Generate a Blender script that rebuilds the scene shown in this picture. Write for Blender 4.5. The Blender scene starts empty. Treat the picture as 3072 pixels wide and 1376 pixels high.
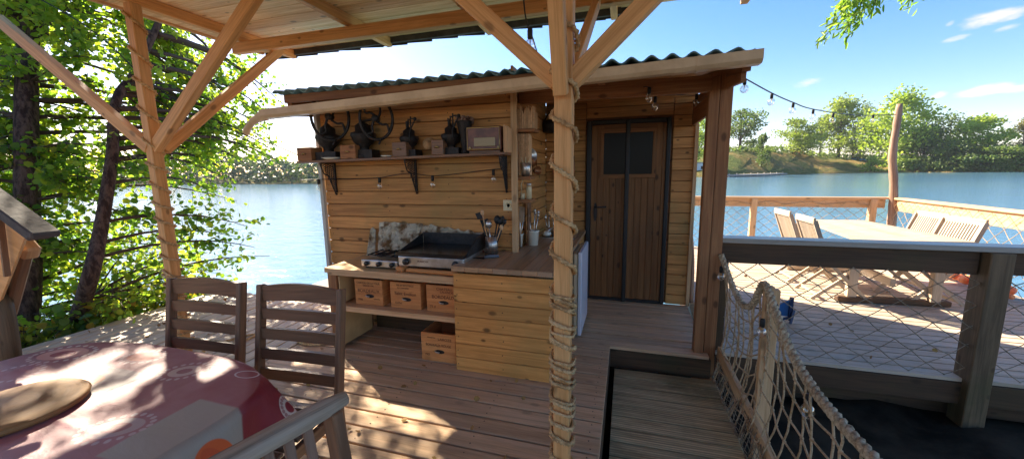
import bpy, math, random
import numpy as np
from mathutils import Vector, Matrix
R=math.radians
random.seed(7); rng=np.random.default_rng(7)
SC=bpy.context.scene; COL=SC.collection

# ---------------------------------------------------------------- camera
F_PX,CX,CY,EYE=1147.,1536.,688.,1.55
def cam_axes(yaw=16.7,pitch=8.7,roll=-0.8):
    a,p,r=R(yaw),R(pitch),R(roll)
    f=Vector((-math.sin(a)*math.cos(p),math.cos(a)*math.cos(p),-math.sin(p)))
    rt=Vector((math.cos(a),math.sin(a),0)); up=rt.cross(f)
    return rt*math.cos(r)+up*math.sin(r), -rt*math.sin(r)+up*math.cos(r), f
RT,UP,FW=cam_axes(); EY=Vector((0,0,EYE))
cd=bpy.data.cameras.new('camera'); cam=bpy.data.objects.new('camera',cd); COL.objects.link(cam); SC.camera=cam
cd.sensor_width=36; cd.lens=F_PX/3072*36; cd.clip_start=.02; cd.clip_end=6000
M=Matrix((RT,UP,-FW)).transposed().to_4x4(); M.translation=EY; cam.matrix_world=M
def ray(x,y): return FW+RT*((x-CX)/F_PX)-UP*((y-CY)/F_PX)
def gz(x,y,z=0): d=ray(x,y); return EY+d*((z-EYE)/d.z)
def gy(x,y,Y): d=ray(x,y); return EY+d*(Y/d.y)
def gx(x,y,X): d=ray(x,y); return EY+d*(X/d.x)
def gd(x,y,D): return EY+ray(x,y)*D

# ---------------------------------------------------------------- node helpers
class NT:
    def __init__(s,nt): s.nt=nt; nt.nodes.clear()
    def n(s,t,**k):
        nd=s.nt.nodes.new(t)
        for a,b in k.items(): setattr(nd,a,b)
        return nd
    def l(s,a,b): s.nt.links.new(a,b)
    def inp(s,sock,v):
        if v is None: return
        if hasattr(v,'is_output') or isinstance(v,bpy.types.NodeSocket): s.l(v,sock)
        else: sock.default_value=v
    def m(s,op,a,b=None,c=None,clamp=False):
        nd=s.n('ShaderNodeMath',operation=op,use_clamp=clamp)
        for i,v in enumerate((a,b,c)): s.inp(nd.inputs[i],v) if v is not None else None
        return nd.outputs[0]
    def vm(s,op,a,b=None):
        nd=s.n('ShaderNodeVectorMath',operation=op)
        s.inp(nd.inputs[0],a)
        if b is not None: s.inp(nd.inputs[1],b)
        return nd.outputs[0] if op not in('LENGTH','DOT_PRODUCT','DISTANCE') else nd.outputs[1]
    def mix(s,f,a,b,bt='MIX'):
        nd=s.n('ShaderNodeMix',data_type='RGBA',blend_type=bt)
        s.inp(nd.inputs[0],f)
        for i,v in ((6,a),(7,b)):
            if isinstance(v,(tuple,list)): v=(v[0],v[1],v[2],1)
            s.inp(nd.inputs[i],v)
        return nd.outputs[2]
    def ramp(s,f,lo,hi,a=0.,b=1.):
        nd=s.n('ShaderNodeMapRange',interpolation_type='SMOOTHSTEP')
        s.inp(nd.inputs[0],f); nd.inputs[1].default_value=lo; nd.inputs[2].default_value=hi; nd.inputs[3].default_value=a; nd.inputs[4].default_value=b
        return nd.outputs[0]
    def noise(s,v,scale=1,detail=3,rough=.55,dist=0):
        nd=s.n('ShaderNodeTexNoise'); s.inp(nd.inputs['Vector'],v); nd.inputs['Scale'].default_value=scale
        nd.inputs['Detail'].default_value=detail; nd.inputs['Roughness'].default_value=rough; nd.inputs['Distortion'].default_value=dist
        return nd.outputs[0]

# ---------------------------------------------------------------- sky, clouds and sun
SUN=Vector((-.703,.431,.56)).normalized()
w=bpy.data.worlds.new('World'); SC.world=w; w.use_nodes=True; t=NT(w.node_tree)
sky=t.n('ShaderNodeTexSky',sky_type='NISHITA'); sky.sun_disc=False
sky.sun_elevation=math.asin(SUN.z); sky.sun_rotation=math.atan2(SUN.x,SUN.y); sky.dust_density=.5; sky.ozone_density=3.0; sky.air_density=1.0
tc=t.n('ShaderNodeTexCoord'); dv=tc.outputs['Generated']; sp=t.n('ShaderNodeSeparateXYZ'); t.l(dv,sp.inputs[0])
az=t.m('ARCTAN2',sp.outputs[0],sp.outputs[1]); el=t.m('ARCSINE',sp.outputs[2])
nz=t.noise(t.vm('MULTIPLY',dv,(9,9,24)),1.,6,.62); nz2=t.noise(t.vm('MULTIPLY',dv,(30,30,90)),1.,4,.6)
acc=None
for px,py,wx,wy,st in [(2980,55,110,22,.8),(2870,115,45,9,.55),(3020,85,45,10,.6),(2420,248,46,13,.9),(2815,285,30,10,.8),(2960,272,100,18,.8),(3070,262,90,15,.6),(2850,72,14,8,.4)]:
    d=ray(px,py).normalized(); a0=math.atan2(d.x,d.y); e0=math.asin(d.z)
    k=1/math.hypot(1,(px-CX)/F_PX)**2
    sx,sy=wx/F_PX*k*1.15,wy/F_PX*k**.5
    u=t.m('DIVIDE',t.m('SUBTRACT',az,a0),sx); v=t.m('DIVIDE',t.m('SUBTRACT',el,t.m('ADD',e0,t.m('MULTIPLY',u,sy*.35))),sy)
    q=t.m('ADD',t.m('MULTIPLY',u,u),t.m('MULTIPLY',v,v))
    f=t.m('ADD',t.m('SUBTRACT',1.15,q),t.m('MULTIPLY',t.m('SUBTRACT',nz,.5),3.6))
    f=t.m('ADD',f,t.m('MULTIPLY',t.m('SUBTRACT',nz2,.5),1.6))
    f=t.m('MULTIPLY',t.ramp(f,.1,1.6),st)
    acc=f if acc is None else t.m('MAXIMUM',acc,f)
bg=t.n('ShaderNodeBackground'); bg.inputs[1].default_value=.072
hs=t.n('ShaderNodeHueSaturation'); hs.inputs['Saturation'].default_value=1.3; hs.inputs['Value'].default_value=1.; t.l(sky.outputs[0],hs.inputs['Color'])
c=t.mix(acc,t.mix(1.,hs.outputs[0],(1.,.83,.84),'MULTIPLY'),(4.6,3.9,4.0))
t.l(c,bg.inputs[0]); wo=t.n('ShaderNodeOutputWorld'); t.l(bg.outputs[0],wo.inputs[0])
sl=bpy.data.lights.new('sun','SUN'); sl.energy=4.3; sl.angle=R(.6); sl.color=(1,.88,.70)
so=bpy.data.objects.new('sun',sl); COL.objects.link(so); so.rotation_euler=SUN.to_track_quat('Z','Y').to_euler(); so.location=(-7,4,8)
SC.view_settings.view_transform='Standard'; SC.view_settings.look='None'; SC.view_settings.gamma=1; SC.view_settings.exposure=2.15
SC.render.engine='CYCLES'
try:
    SC.cycles.max_bounces=10; SC.cycles.diffuse_bounces=6; SC.cycles.transparent_max_bounces=12
except Exception: pass

# ---------------------------------------------------------------- materials
MATS={}
def mat(name,base=(.5,.5,.5),rough=.6,metal=0,fn=None,spec=.5,**kw):
    m=bpy.data.materials.new(name); m.use_nodes=True; t=NT(m.node_tree)
    b=t.n('ShaderNodeBsdfPrincipled'); o=t.n('ShaderNodeOutputMaterial'); t.l(b.outputs[0],o.inputs[0])
    b.inputs['Base Color'].default_value=(*base,1); b.inputs['Roughness'].default_value=rough; b.inputs['Metallic'].default_value=metal
    b.inputs['Specular IOR Level'].default_value=spec
    for k,v in kw.items(): b.inputs[k].default_value=v
    if fn: fn(t,b,o)
    return m
def bump(t,b,h,st=.3,d=.01):
    n=t.n('ShaderNodeBump'); n.inputs['Strength'].default_value=st; n.inputs['Distance'].default_value=d; t.l(h,n.inputs['Height']); t.l(n.outputs[0],b.inputs['Normal'])
def wood(name,c1,c2,rough=.62,var=.35,knots=1.,grey=None,greyamt=0.,groove=0,stain=.25,moss=0,tint=None,tone=(.62,.42,.26),spec=.35):
    def fn(t,b,o):
        uv=t.n('ShaderNodeUVMap').outputs[0]; rd=t.n('ShaderNodeNewGeometry').outputs['Random Per Island']
        off=t.vm('SCALE',(37.,11.,5.)); 
        sc=t.n('ShaderNodeVectorMath',operation='SCALE'); sc.inputs[0].default_value=(37,11,5); t.l(rd,sc.inputs[3])
        p=t.vm('ADD',uv,sc.outputs[0])
        g=t.noise(t.vm('MULTIPLY',p,(1.6,34,1)),1,5,.6,.8); fine=t.noise(t.vm('MULTIPLY',p,(7,190,1)),1,3,.7)
        gg=t.m('ADD',t.m('MULTIPLY',g,.72),t.m('MULTIPLY',fine,.28))
        col=t.mix(t.ramp(gg,.34,.66),c2,c1)
        vary=t.m('ADD',1-var*.55,t.m('MULTIPLY',rd,var))
        big=t.noise(t.vm('MULTIPLY',p,(1.1,4,1)),1,4,.6)
        vary=t.m('MULTIPLY',vary,t.m('ADD',1-stain*.5,t.m('MULTIPLY',big,stain)))
        cc=t.n('ShaderNodeCombineXYZ'); [t.l(vary,cc.inputs[i]) for i in range(3)]
        col=t.mix(1.,col,cc.outputs[0],'MULTIPLY')
        if knots>0 and True:
            vo=t.n('ShaderNodeTexVoronoi',voronoi_dimensions='2D'); t.l(t.vm('MULTIPLY',p,(3.6,6.5,1)),vo.inputs['Vector']); vo.inputs['Scale'].default_value=1; vo.inputs['Randomness'].default_value=1
            sr=t.n('ShaderNodeSeparateColor'); t.l(vo.outputs['Color'],sr.inputs[0])
            ok=t.m('GREATER_THAN',sr.outputs[0],.55)
            rad=t.m('ADD',.04,t.m('MULTIPLY',sr.outputs[1],.085))
            k=t.m('MULTIPLY',t.m('SUBTRACT',1.,t.ramp(t.m('DIVIDE',vo.outputs['Distance'],rad),.55,1.5)),ok)
            col=t.mix(t.m('MULTIPLY',k,.85*knots),col,tuple(x*.22 for x in c2))
        if grey is not None:
            gn=t.noise(t.vm('MULTIPLY',p,(.9,9,1)),1,5,.7)
            col=t.mix(t.m('MULTIPLY',t.ramp(gn,.35,.65),greyamt),col,grey)
        if moss:
            tcn=t.n('ShaderNodeTexCoord').outputs['Object']
            col=t.mix(t.m('MULTIPLY',t.ramp(t.noise(tcn,1.7,5,.7),.45,.7),moss),col,(.055,.07,.02))
        if tint: col=t.mix(t.m('MULTIPLY',t.ramp(t.noise(t.n('ShaderNodeTexCoord').outputs['Object'],tint[2],4,.6),.42,.66),tint[1]),col,tint[0])
        h=gg
        if groove:
            s2=t.n('ShaderNodeSeparateXYZ'); t.l(uv,s2.inputs[0])
            wv=t.m('SINE',t.m('MULTIPLY',s2.outputs[1],groove)); h=t.m('ADD',t.m('MULTIPLY',gg,.3),t.m('MULTIPLY',wv,.7))
            col=t.mix(t.m('MULTIPLY',t.ramp(wv,-1,.2,1,0),.45),col,tuple(x*.25 for x in c2))
        t.l(col,b.inputs['Base Color']); bump(t,b,h,.35,.004)
        rr=t.m('ADD',rough-.12,t.m('MULTIPLY',g,.24)); t.l(rr,b.inputs['Roughness'])
    return mat(name,c1,rough,fn=fn,spec=spec)
W_PINE=wood('pine_cladding',(.68,.33,.11),(.44,.18,.05),var=.35,knots=1,stain=.35)
W_WALL=wood('wall_cladding',(.66,.325,.105),(.40,.175,.052),tint=((.34,.22,.07),.6,1.3),var=.3,knots=1,stain=.4)
W_CAB=wood('cabinet_boards',(.74,.36,.105),(.50,.21,.05),tint=((.42,.25,.075),.55,1.6),var=.25,knots=1.,stain=.4)
W_FRAME=wood('canopy_timber',(.76,.42,.17),(.54,.26,.085),var=.2,knots=.7)
W_CEIL=wood('ceiling_boards',(.90,.64,.36),(.68,.40,.17),var=.22,knots=.7,stain=.6)
W_DECK=wood('deck_boards',(.74,.48,.27),(.46,.275,.14),tint=((.40,.30,.20),.4,1.1),var=.35,knots=.5,grey=(.45,.37,.28),greyamt=.3,stain=.5)
W_LEFT=wood('left_deck_boards',(.62,.47,.30),(.42,.29,.17),var=.35,knots=.4,grey=(.5,.45,.37),greyamt=.5,stain=.5)
W_TERR=wood('terrace_boards',(.62,.48,.34),(.42,.31,.21),var=.28,knots=.25,grey=(.52,.45,.37),greyamt=.6,stain=.35,moss=.25)
W_RAMP=wood('ramp_boards',(.76,.60,.33),(.38,.28,.14),var=.35,knots=.15,groove=300,stain=.6,moss=.45,rough=.7)
W_DARK=wood('dark_chair_wood',(.26,.135,.07),(.13,.065,.035),var=.25,knots=0,rough=.42,spec=.5)
W_MID=wood('brown_slats',(.26,.16,.11),(.15,.085,.055),var=.3,knots=0)
W_GREYRAIL=wood('weathered_teak',(.46,.35,.24),(.14,.09,.055),var=.1,knots=.2,grey=(.46,.42,.37),greyamt=.6,stain=.9,rough=.8,spec=.15)
W_BEAM=wood('shed_beam',(.36,.17,.07),(.22,.09,.035),var=.3,knots=.8,stain=.5)
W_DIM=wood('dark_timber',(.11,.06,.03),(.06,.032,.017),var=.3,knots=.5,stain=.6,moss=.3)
W_RAIL=wood('tan_rail',(.66,.43,.23),(.48,.28,.13),var=.25,knots=.6)  # even light-brown timber for rails, trims, shelf and net post
W_GRPOST=wood('grey_green_post',(.20,.13,.07),(.10,.065,.035),var=.15,knots=.5,moss=.45,stain=.6)
W_CRATE=wood('crate_wood',(.66,.30,.10),(.48,.18,.055),var=.22,knots=.3,stain=.6)
W_DOOR=wood('door_boards',(.24,.11,.038),(.14,.058,.018),var=.3,knots=1,stain=.5)
W_TOP=wood('worktop_boards',(.50,.29,.14),(.30,.16,.075),var=.3,knots=.4,grey=(.4,.34,.27),greyamt=.35,stain=.6,rough=.4)
W_TOP2=wood('counter_top_boards',(.66,.44,.22),(.5,.3,.13),var=.2,knots=.3,rough=.45)
W_TEAK=wood('teak_furniture',(.52,.40,.27),(.36,.26,.17),var=.3,knots=0,grey=(.42,.38,.33),greyamt=.5)
W_PALE=wood('pale_sawn_wood',(.7,.44,.24),(.5,.29,.14),var=.4,knots=0)
W_BARKPOLE=wood('peeled_pole',(.44,.28,.18),(.24,.13,.08),var=.1,knots=.3,stain=.7)
def noisecol(c1,c2,scale,det=4,coord='Object',bst=0,bsc=None,lo=.35,hi=.65):
    def fn(t,b,o):
        p=t.n('ShaderNodeTexCoord').outputs[coord]; n=t.noise(p,scale,det,.6)
        t.l(t.mix(t.ramp(n,lo,hi),c1,c2),b.inputs['Base Color'])
        if bst: bump(t,b,t.noise(p,bsc or scale*3,4,.65),bst,.02)
    return fn
def ropefn(c1,c2):
    def fn(t,b,o):
        p=t.n('ShaderNodeTexCoord').outputs['Object']; n=t.noise(p,60,3,.7); n2=t.noise(p,7,2)
        t.l(t.mix(t.ramp(t.m('ADD',t.m('MULTIPLY',n,.6),t.m('MULTIPLY',n2,.4)),.35,.62),c1,c2),b.inputs['Base Color'])
        bump(t,b,t.noise(p,260,2),.5,.002)
    return fn
M_ROPE=mat('hemp_rope',rough=.85,fn=ropefn((.34,.19,.08),(.74,.50,.25)),spec=.15)
M_ROPEG=mat('weathered_rope',rough=.9,fn=ropefn((.24,.17,.10),(.62,.50,.33)),spec=.1)
M_NET=mat('net_cord',rough=.85,fn=ropefn((.34,.21,.10),(.60,.43,.26)),spec=.15)
M_NETG=mat('grey_net_cord',rough=.85,fn=ropefn((.20,.15,.095),(.42,.34,.24)),spec=.15)
M_IRON=mat('cast_iron',(.02,.02,.021),.5,.3,fn=noisecol((.014,.014,.015),(.035,.03,.028),30,bst=.25))
M_BLACK=mat('black_rubber',(.012,.012,.012),.55)
M_BLACKG=mat('black_enamel',(.012,.012,.013),.22)
def steelfn(t,b,o):
    p=t.n('ShaderNodeTexCoord').outputs['Object']; n=t.noise(t.vm('MULTIPLY',p,(4,60,60)),1,3)
    t.l(t.m('ADD',.2,t.m('MULTIPLY',n,.3)),b.inputs['Roughness'])
    t.l(t.mix(t.ramp(t.noise(p,9,4),.4,.7),(.62,.6,.56),(.40,.35,.28)),b.inputs['Base Color'])
M_STEEL=mat('stainless_steel',(.6,.58,.54),.3,.9,fn=steelfn)
M_FOIL=mat('aluminium_foil',(.7,.63,.5),.3,.85,fn=lambda t,b,o:(bump(t,b,t.noise(t.n('ShaderNodeTexCoord').outputs['Object'],16,6,.7,1.2),1.,.05),t.l(t.mix(t.ramp(t.noise(t.n('ShaderNodeTexCoord').outputs['Object'],11,4),.45,.65),(.72,.65,.5),(.22,.13,.06)),b.inputs['Base Color'])))
M_WHITE=mat('white_ceramic',(.74,.72,.62),.3)
M_CREAM=mat('cream_plastic',(.66,.56,.34),.35)
M_GUT=mat('beige_pvc',(.56,.43,.28),.42,fn=noisecol((.74,.58,.38),(.6,.45,.28),5,bst=.05))
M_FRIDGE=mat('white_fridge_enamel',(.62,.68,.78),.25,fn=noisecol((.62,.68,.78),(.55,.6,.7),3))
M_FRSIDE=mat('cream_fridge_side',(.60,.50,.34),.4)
M_LINEN=mat('cream_panel',(.62,.43,.2),.6,fn=noisecol((.64,.45,.21),(.52,.34,.15),4))
M_INK=mat('printed_ink',(.10,.03,.015),.8)
M_LETTER=mat('white_lettering',(.6,.58,.52),.6)
M_LEATHER=mat('brown_copper',(.36,.15,.06),.35,.5,fn=noisecol((.38,.16,.06),(.2,.08,.035),8))
M_GLASSD=mat('dark_window_glass',(.008,.008,.008),.25,spec=.12)
M_ORANGE=mat('orange_plastic',(.85,.13,.025),.4)
M_ORANGE2=mat('faded_orange_canvas',(.85,.22,.06),.6,fn=noisecol((.9,.16,.04),(.9,.42,.18),7,bst=.3))
M_BLUE=mat('blue_plastic',(.03,.16,.45),.35)
M_NAVY=mat('navy_plastic',(.012,.03,.10),.4)
M_RADIO=mat('radio_veneer',(.17,.055,.03),.3,fn=noisecol((.19,.065,.035),(.10,.03,.018),12))
M_DIAL=mat('cream_radio_dial',(.33,.26,.14),.3)
M_CORK=mat('cork',(.5,.31,.15),.8,fn=noisecol((.52,.33,.16),(.36,.2,.09),40))
M_DRIED=mat('dried_flowers',(.42,.27,.2),.9,fn=noisecol((.46,.3,.22),(.24,.13,.09),50,bst=1.,bsc=80))
M_RED=mat('red_pattern',(.35,.06,.04),.7,fn=noisecol((.5,.10,.06),(.55,.42,.3),22,lo=.48,hi=.52))
M_ROOF=mat('green_roof_sheet',(.05,.14,.14),.4,fn=noisecol((.13,.29,.34),(.2,.3,.3),6,bst=.1))
M_FELT=mat('dark_roof_felt',(.05,.045,.045),.8,fn=noisecol((.05,.045,.045),(.09,.08,.075),7,bst=.2))
M_BRASS=mat('brass',(.5,.36,.14),.3,.9)
M_ASH=mat('ashy_bowl',(.52,.33,.17),.5)
def glassfn(t,b,o):
    tr=t.n('ShaderNodeBsdfTransparent'); mx=t.n('ShaderNodeMixShader'); fr=t.n('ShaderNodeLayerWeight'); fr.inputs[0].default_value=.45
    gl=t.n('ShaderNodeBsdfGlossy'); gl.inputs['Roughness'].default_value=.06; gl.inputs[0].default_value=(1,.97,.9,1)
    t.l(t.m('ADD',.1,t.m('MULTIPLY',fr.outputs[1],.75),clamp=True),mx.inputs[0]); t.l(tr.outputs[0],mx.inputs[1]); t.l(gl.outputs[0],mx.inputs[2]); t.l(mx.outputs[0],o.inputs[0])
M_BULB=mat('clear_bulb_glass',fn=glassfn)
def barkfn(c1,c2):
    def fn(t,b,o):
        p=t.vm('MULTIPLY',t.n('ShaderNodeTexCoord').outputs['Object'],(1,1,.35)); n=t.noise(p,22,5,.7)
        t.l(t.mix(t.ramp(n,.38,.62),c1,c2),b.inputs['Base Color']); bump(t,b,n,.9,.03)
    return fn
M_BARK=mat('tree_bark',rough=.9,fn=barkfn((.035,.022,.018),(.13,.085,.065)),spec=.2)
M_TWIG=mat('twig_bark',(.07,.045,.03),.8)
def leaf(name,c1,c2,c3,trans=.55,scale=1.2,rough=.45,tb=1.5):
    def fn(t,b,o):
        rd=t.n('ShaderNodeNewGeometry').outputs['Random Per Island']; p=t.n('ShaderNodeTexCoord').outputs['Object']
        n=t.noise(p,scale,3,.6)
        col=t.mix(t.ramp(n,.38,.62),c1,c2); col=t.mix(t.m('MULTIPLY',t.ramp(rd,.55,1.),.75),col,c3)
        t.l(col,b.inputs['Base Color'])
        tr=t.n('ShaderNodeBsdfTranslucent'); mx=t.n('ShaderNodeMixShader'); mx.inputs[0].default_value=trans
        t.l(t.mix(1.,col,(tb*1.05,tb*1.15,tb*.5),'MULTIPLY'),tr.inputs[0]); t.l(b.outputs[0],mx.inputs[1]); t.l(tr.outputs[0],mx.inputs[2]); t.l(mx.outputs[0],o.inputs[0])
    return mat(name,c1,rough,fn=fn,spec=.35)
L_NEAR=leaf('alder_leaves',(.075,.14,.024),(.20,.27,.04),(.38,.35,.05),.58,.9,tb=2.2)
L_BUSH=leaf('bush_leaves',(.07,.14,.03),(.17,.2,.03),(.4,.2,.03),.5,2,tb=1.8)
L_WILLOW=leaf('willow_leaves',(.13,.23,.04),(.2,.3,.05),(.3,.36,.08),.5,2,tb=1.8)
L_FAR=[leaf('far_leaves_a',(.15,.20,.04),(.25,.30,.065),(.33,.35,.09),.45,.12,tb=1.5),
       leaf('far_leaves_b',(.08,.125,.035),(.15,.20,.05),(.2,.24,.075),.4,.12,tb=1.4),
       leaf('far_leaves_c',(.18,.25,.045),(.30,.36,.07),(.38,.42,.1),.5,.12,tb=1.6),
       leaf('far_leaves_d',(.2,.18,.07),(.3,.25,.1),(.35,.28,.12),.4,.12,tb=1.4)]
# printed wax cloth: pattern in flattened cloth metres (UV)
def clothfn(t,b,o):
    uv=t.n('ShaderNodeUVMap').outputs[0]; s=t.n('ShaderNodeSeparateXYZ'); t.l(uv,s.inputs[0]); U,V=s.outputs[0],s.outputs[1]
    wob=t.noise(uv,3,3); 
    def ell(cx,cy,rx,ry,rot=0):
        c_,s_=math.cos(rot),math.sin(rot); du=t.m('SUBTRACT',U,cx); dv_=t.m('SUBTRACT',V,cy)
        a=t.m('DIVIDE',t.m('ADD',t.m('MULTIPLY',du,c_),t.m('MULTIPLY',dv_,s_)),rx); bb=t.m('DIVIDE',t.m('SUBTRACT',t.m('MULTIPLY',dv_,c_),t.m('MULTIPLY',du,s_)),ry)
        return t.m('SQRT',t.m('ADD',t.m('MULTIPLY',a,a),t.m('MULTIPLY',bb,bb)))
    col=t.mix(t.ramp(wob,.4,.6),(.36,.11,.125),(.43,.19,.195))
    # burgundy outer field
    rr=ell(0,0,.72,.46); col=t.mix(t.ramp(rr,1.0,1.06),col,(.26,.028,.04))
    # pale grey-green patches
    def patch(x0,x1,y0,y1,c,f=1.):
        nonlocal col
        m_=t.m('MULTIPLY',t.m('MULTIPLY',t.ramp(U,x0-.006,x0+.006),t.ramp(U,x1-.006,x1+.006,1,0)),t.m('MULTIPLY',t.ramp(V,y0-.006,y0+.006),t.ramp(V,y1-.006,y1+.006,1,0)))
        col=t.mix(t.m('MULTIPLY',m_,f),col,c)
    patch(.50,1.3,-.12,.17,(.42,.41,.33),.85); patch(-.28,.1,.02,.24,(.36,.34,.31),.6); patch(-1.3,-.5,.1,.4,(.30,.17,.18),.7)
    patch(.05,.4,-.7,-.28,(.28,.25,.2),.5)
    patch(-1.2,-.42,-.08,.06,(.40,.10,.11),.6); patch(-.62,-.3,.2,.42,(.26,.05,.07),.6); patch(.12,.34,.16,.42,(.36,.13,.14),.6); patch(-.3,.04,-.6,-.12,(.30,.10,.12),.6)
    def disc(cx,cy,rx,ry,c,rot=0,ri=0,f=1.):
        nonlocal col
        e=ell(cx,cy,rx,ry,rot); m_=t.ramp(e,.96,1.03,1,0)
        if ri: m_=t.m('MULTIPLY',m_,t.ramp(e,ri-.05,ri+.02))
        col=t.mix(t.m('MULTIPLY',m_,f),col,c)
    disc(.80,.06,.085,.065,(.72,.13,.03),.5); disc(.80,.06,.075,.03,(.6,.08,.03),.5,f=.6)
    disc(-.12,.13,.11,.05,(.55,.22,.1),.2,f=.8)
    disc(.72,.43,.062,.062,(.62,.53,.45),0,.45)
    disc(-.2,-.22,.2,.075,(.42,.06,.05),.12); 
    disc(.12,-.33,.13,.05,(.38,.33,.18),.3,f=.8); disc(-.05,-.36,.2,.09,(.55,.45,.42),.2,.94)
    disc(.50,.35,.055,.028,(.6,.5,.5),.1,.86); disc(.3,-.28,.05,.03,(.66,.55,.5),0,.3,.7)
    disc(-.5,.26,.10,.06,(.62,.30,.25),.3); disc(-.5,.26,.05,.03,(.30,.04,.06),.3); disc(.22,.3,.06,.045,(.60,.42,.36),.3,.5); disc(-.1,.34,.07,.04,(.5,.10,.07),.2); disc(.40,-.02,.08,.05,(.52,.38,.36),.4,.55); disc(-.42,-.12,.11,.05,(.6,.3,.16),.5,f=.8); disc(.25,.06,.05,.03,(.28,.04,.06),.5,f=.8); disc(-.75,-.05,.12,.06,(.55,.14,.10),.2); disc(.05,-.1,.07,.045,(.62,.5,.42),.1,.6,.8)
    # dotted petals round some motifs
    for cx,cy,rx,ry,rot,n,c in [(-.2,-.22,.225,.1,.12,30,(.62,.5,.48)),(.60,.53,.04,.105,.25,22,(.55,.22,.5)),(.72,.43,.048,.048,0,16,(.3,.1,.1)),(-.45,.1,.09,.07,0,18,(.6,.45,.45)),(.22,.3,.085,.065,.4,18,(.6,.45,.42)),(-.5,.26,.125,.08,.3,22,(.66,.55,.5)),(.40,-.02,.10,.07,.4,20,(.62,.5,.48)),(-.1,.34,.09,.058,.2,18,(.6,.42,.4))]:
        for k in range(n):
            a=2*math.pi*k/n; x=math.cos(a)*rx; y=math.sin(a)*ry
            px,py=cx+x*math.cos(rot)-y*math.sin(rot),cy+x*math.sin(rot)+y*math.cos(rot)
            dd=t.vm('DISTANCE',uv,(px,py,0)); col=t.mix(t.ramp(dd,.007,.011,.8,0),col,c)
    t.l(col,b.inputs['Base Color'])
    cr=t.noise(t.vm('MULTIPLY',uv,(2.2,5,1)),2.2,5,.62,.6); bump(t,b,cr,.35,.012)
M_CLOTH=mat('printed_wax_cloth',rough=.5,fn=clothfn,spec=.4)
def waterfn(t,b,o):
    p=t.n('ShaderNodeTexCoord').outputs['Object']
    n1=t.noise(t.vm('MULTIPLY',p,(1.5,2.6,1)),1.15,5,.62,.4); n2=t.noise(t.vm('MULTIPLY',p,(.25,.5,1)),1,4,.6); n3=t.noise(t.vm('MULTIPLY',p,(6,10,1)),1.3,3,.6)
    h=t.m('ADD',t.m('MULTIPLY',n1,.6),t.m('ADD',t.m('MULTIPLY',n2,.8),t.m('MULTIPLY',n3,.12))); bump(t,b,h,1.,.055)
    t.l(t.mix(t.ramp(t.noise(p,.02,3),.4,.65),(.085,.20,.31),(.115,.23,.28)),b.inputs['Base Color'])
M_WATER=mat('river_water',(.03,.1,.12),.09,fn=waterfn,spec=.18)
M_SOIL=mat('bank_soil',rough=.95,fn=noisecol((.022,.017,.011),(.065,.05,.032),2.5,6,bst=.8),spec=.1)
def grassfn(t,b,o):
    p=t.n('ShaderNodeTexCoord').outputs['Object']; n=t.noise(p,.07,6,.7); n2=t.noise(p,.6,5,.7)
    c=t.mix(t.ramp(n,.42,.6),(.09,.115,.03),(.30,.19,.07)); c=t.mix(t.m('MULTIPLY',t.ramp(n2,.4,.7),.6),c,(.16,.17,.045)); t.l(c,b.inputs['Base Color']); bump(t,b,n2,1.,.8)
M_GRASS=mat('dry_grass_bank',rough=.95,fn=grassfn,spec=.1)
M_CONC=mat('pale_concrete',(.42,.36,.3),.9)
M_VAN=mat('white_sheet_metal',(.55,.6,.68),.5)

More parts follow.
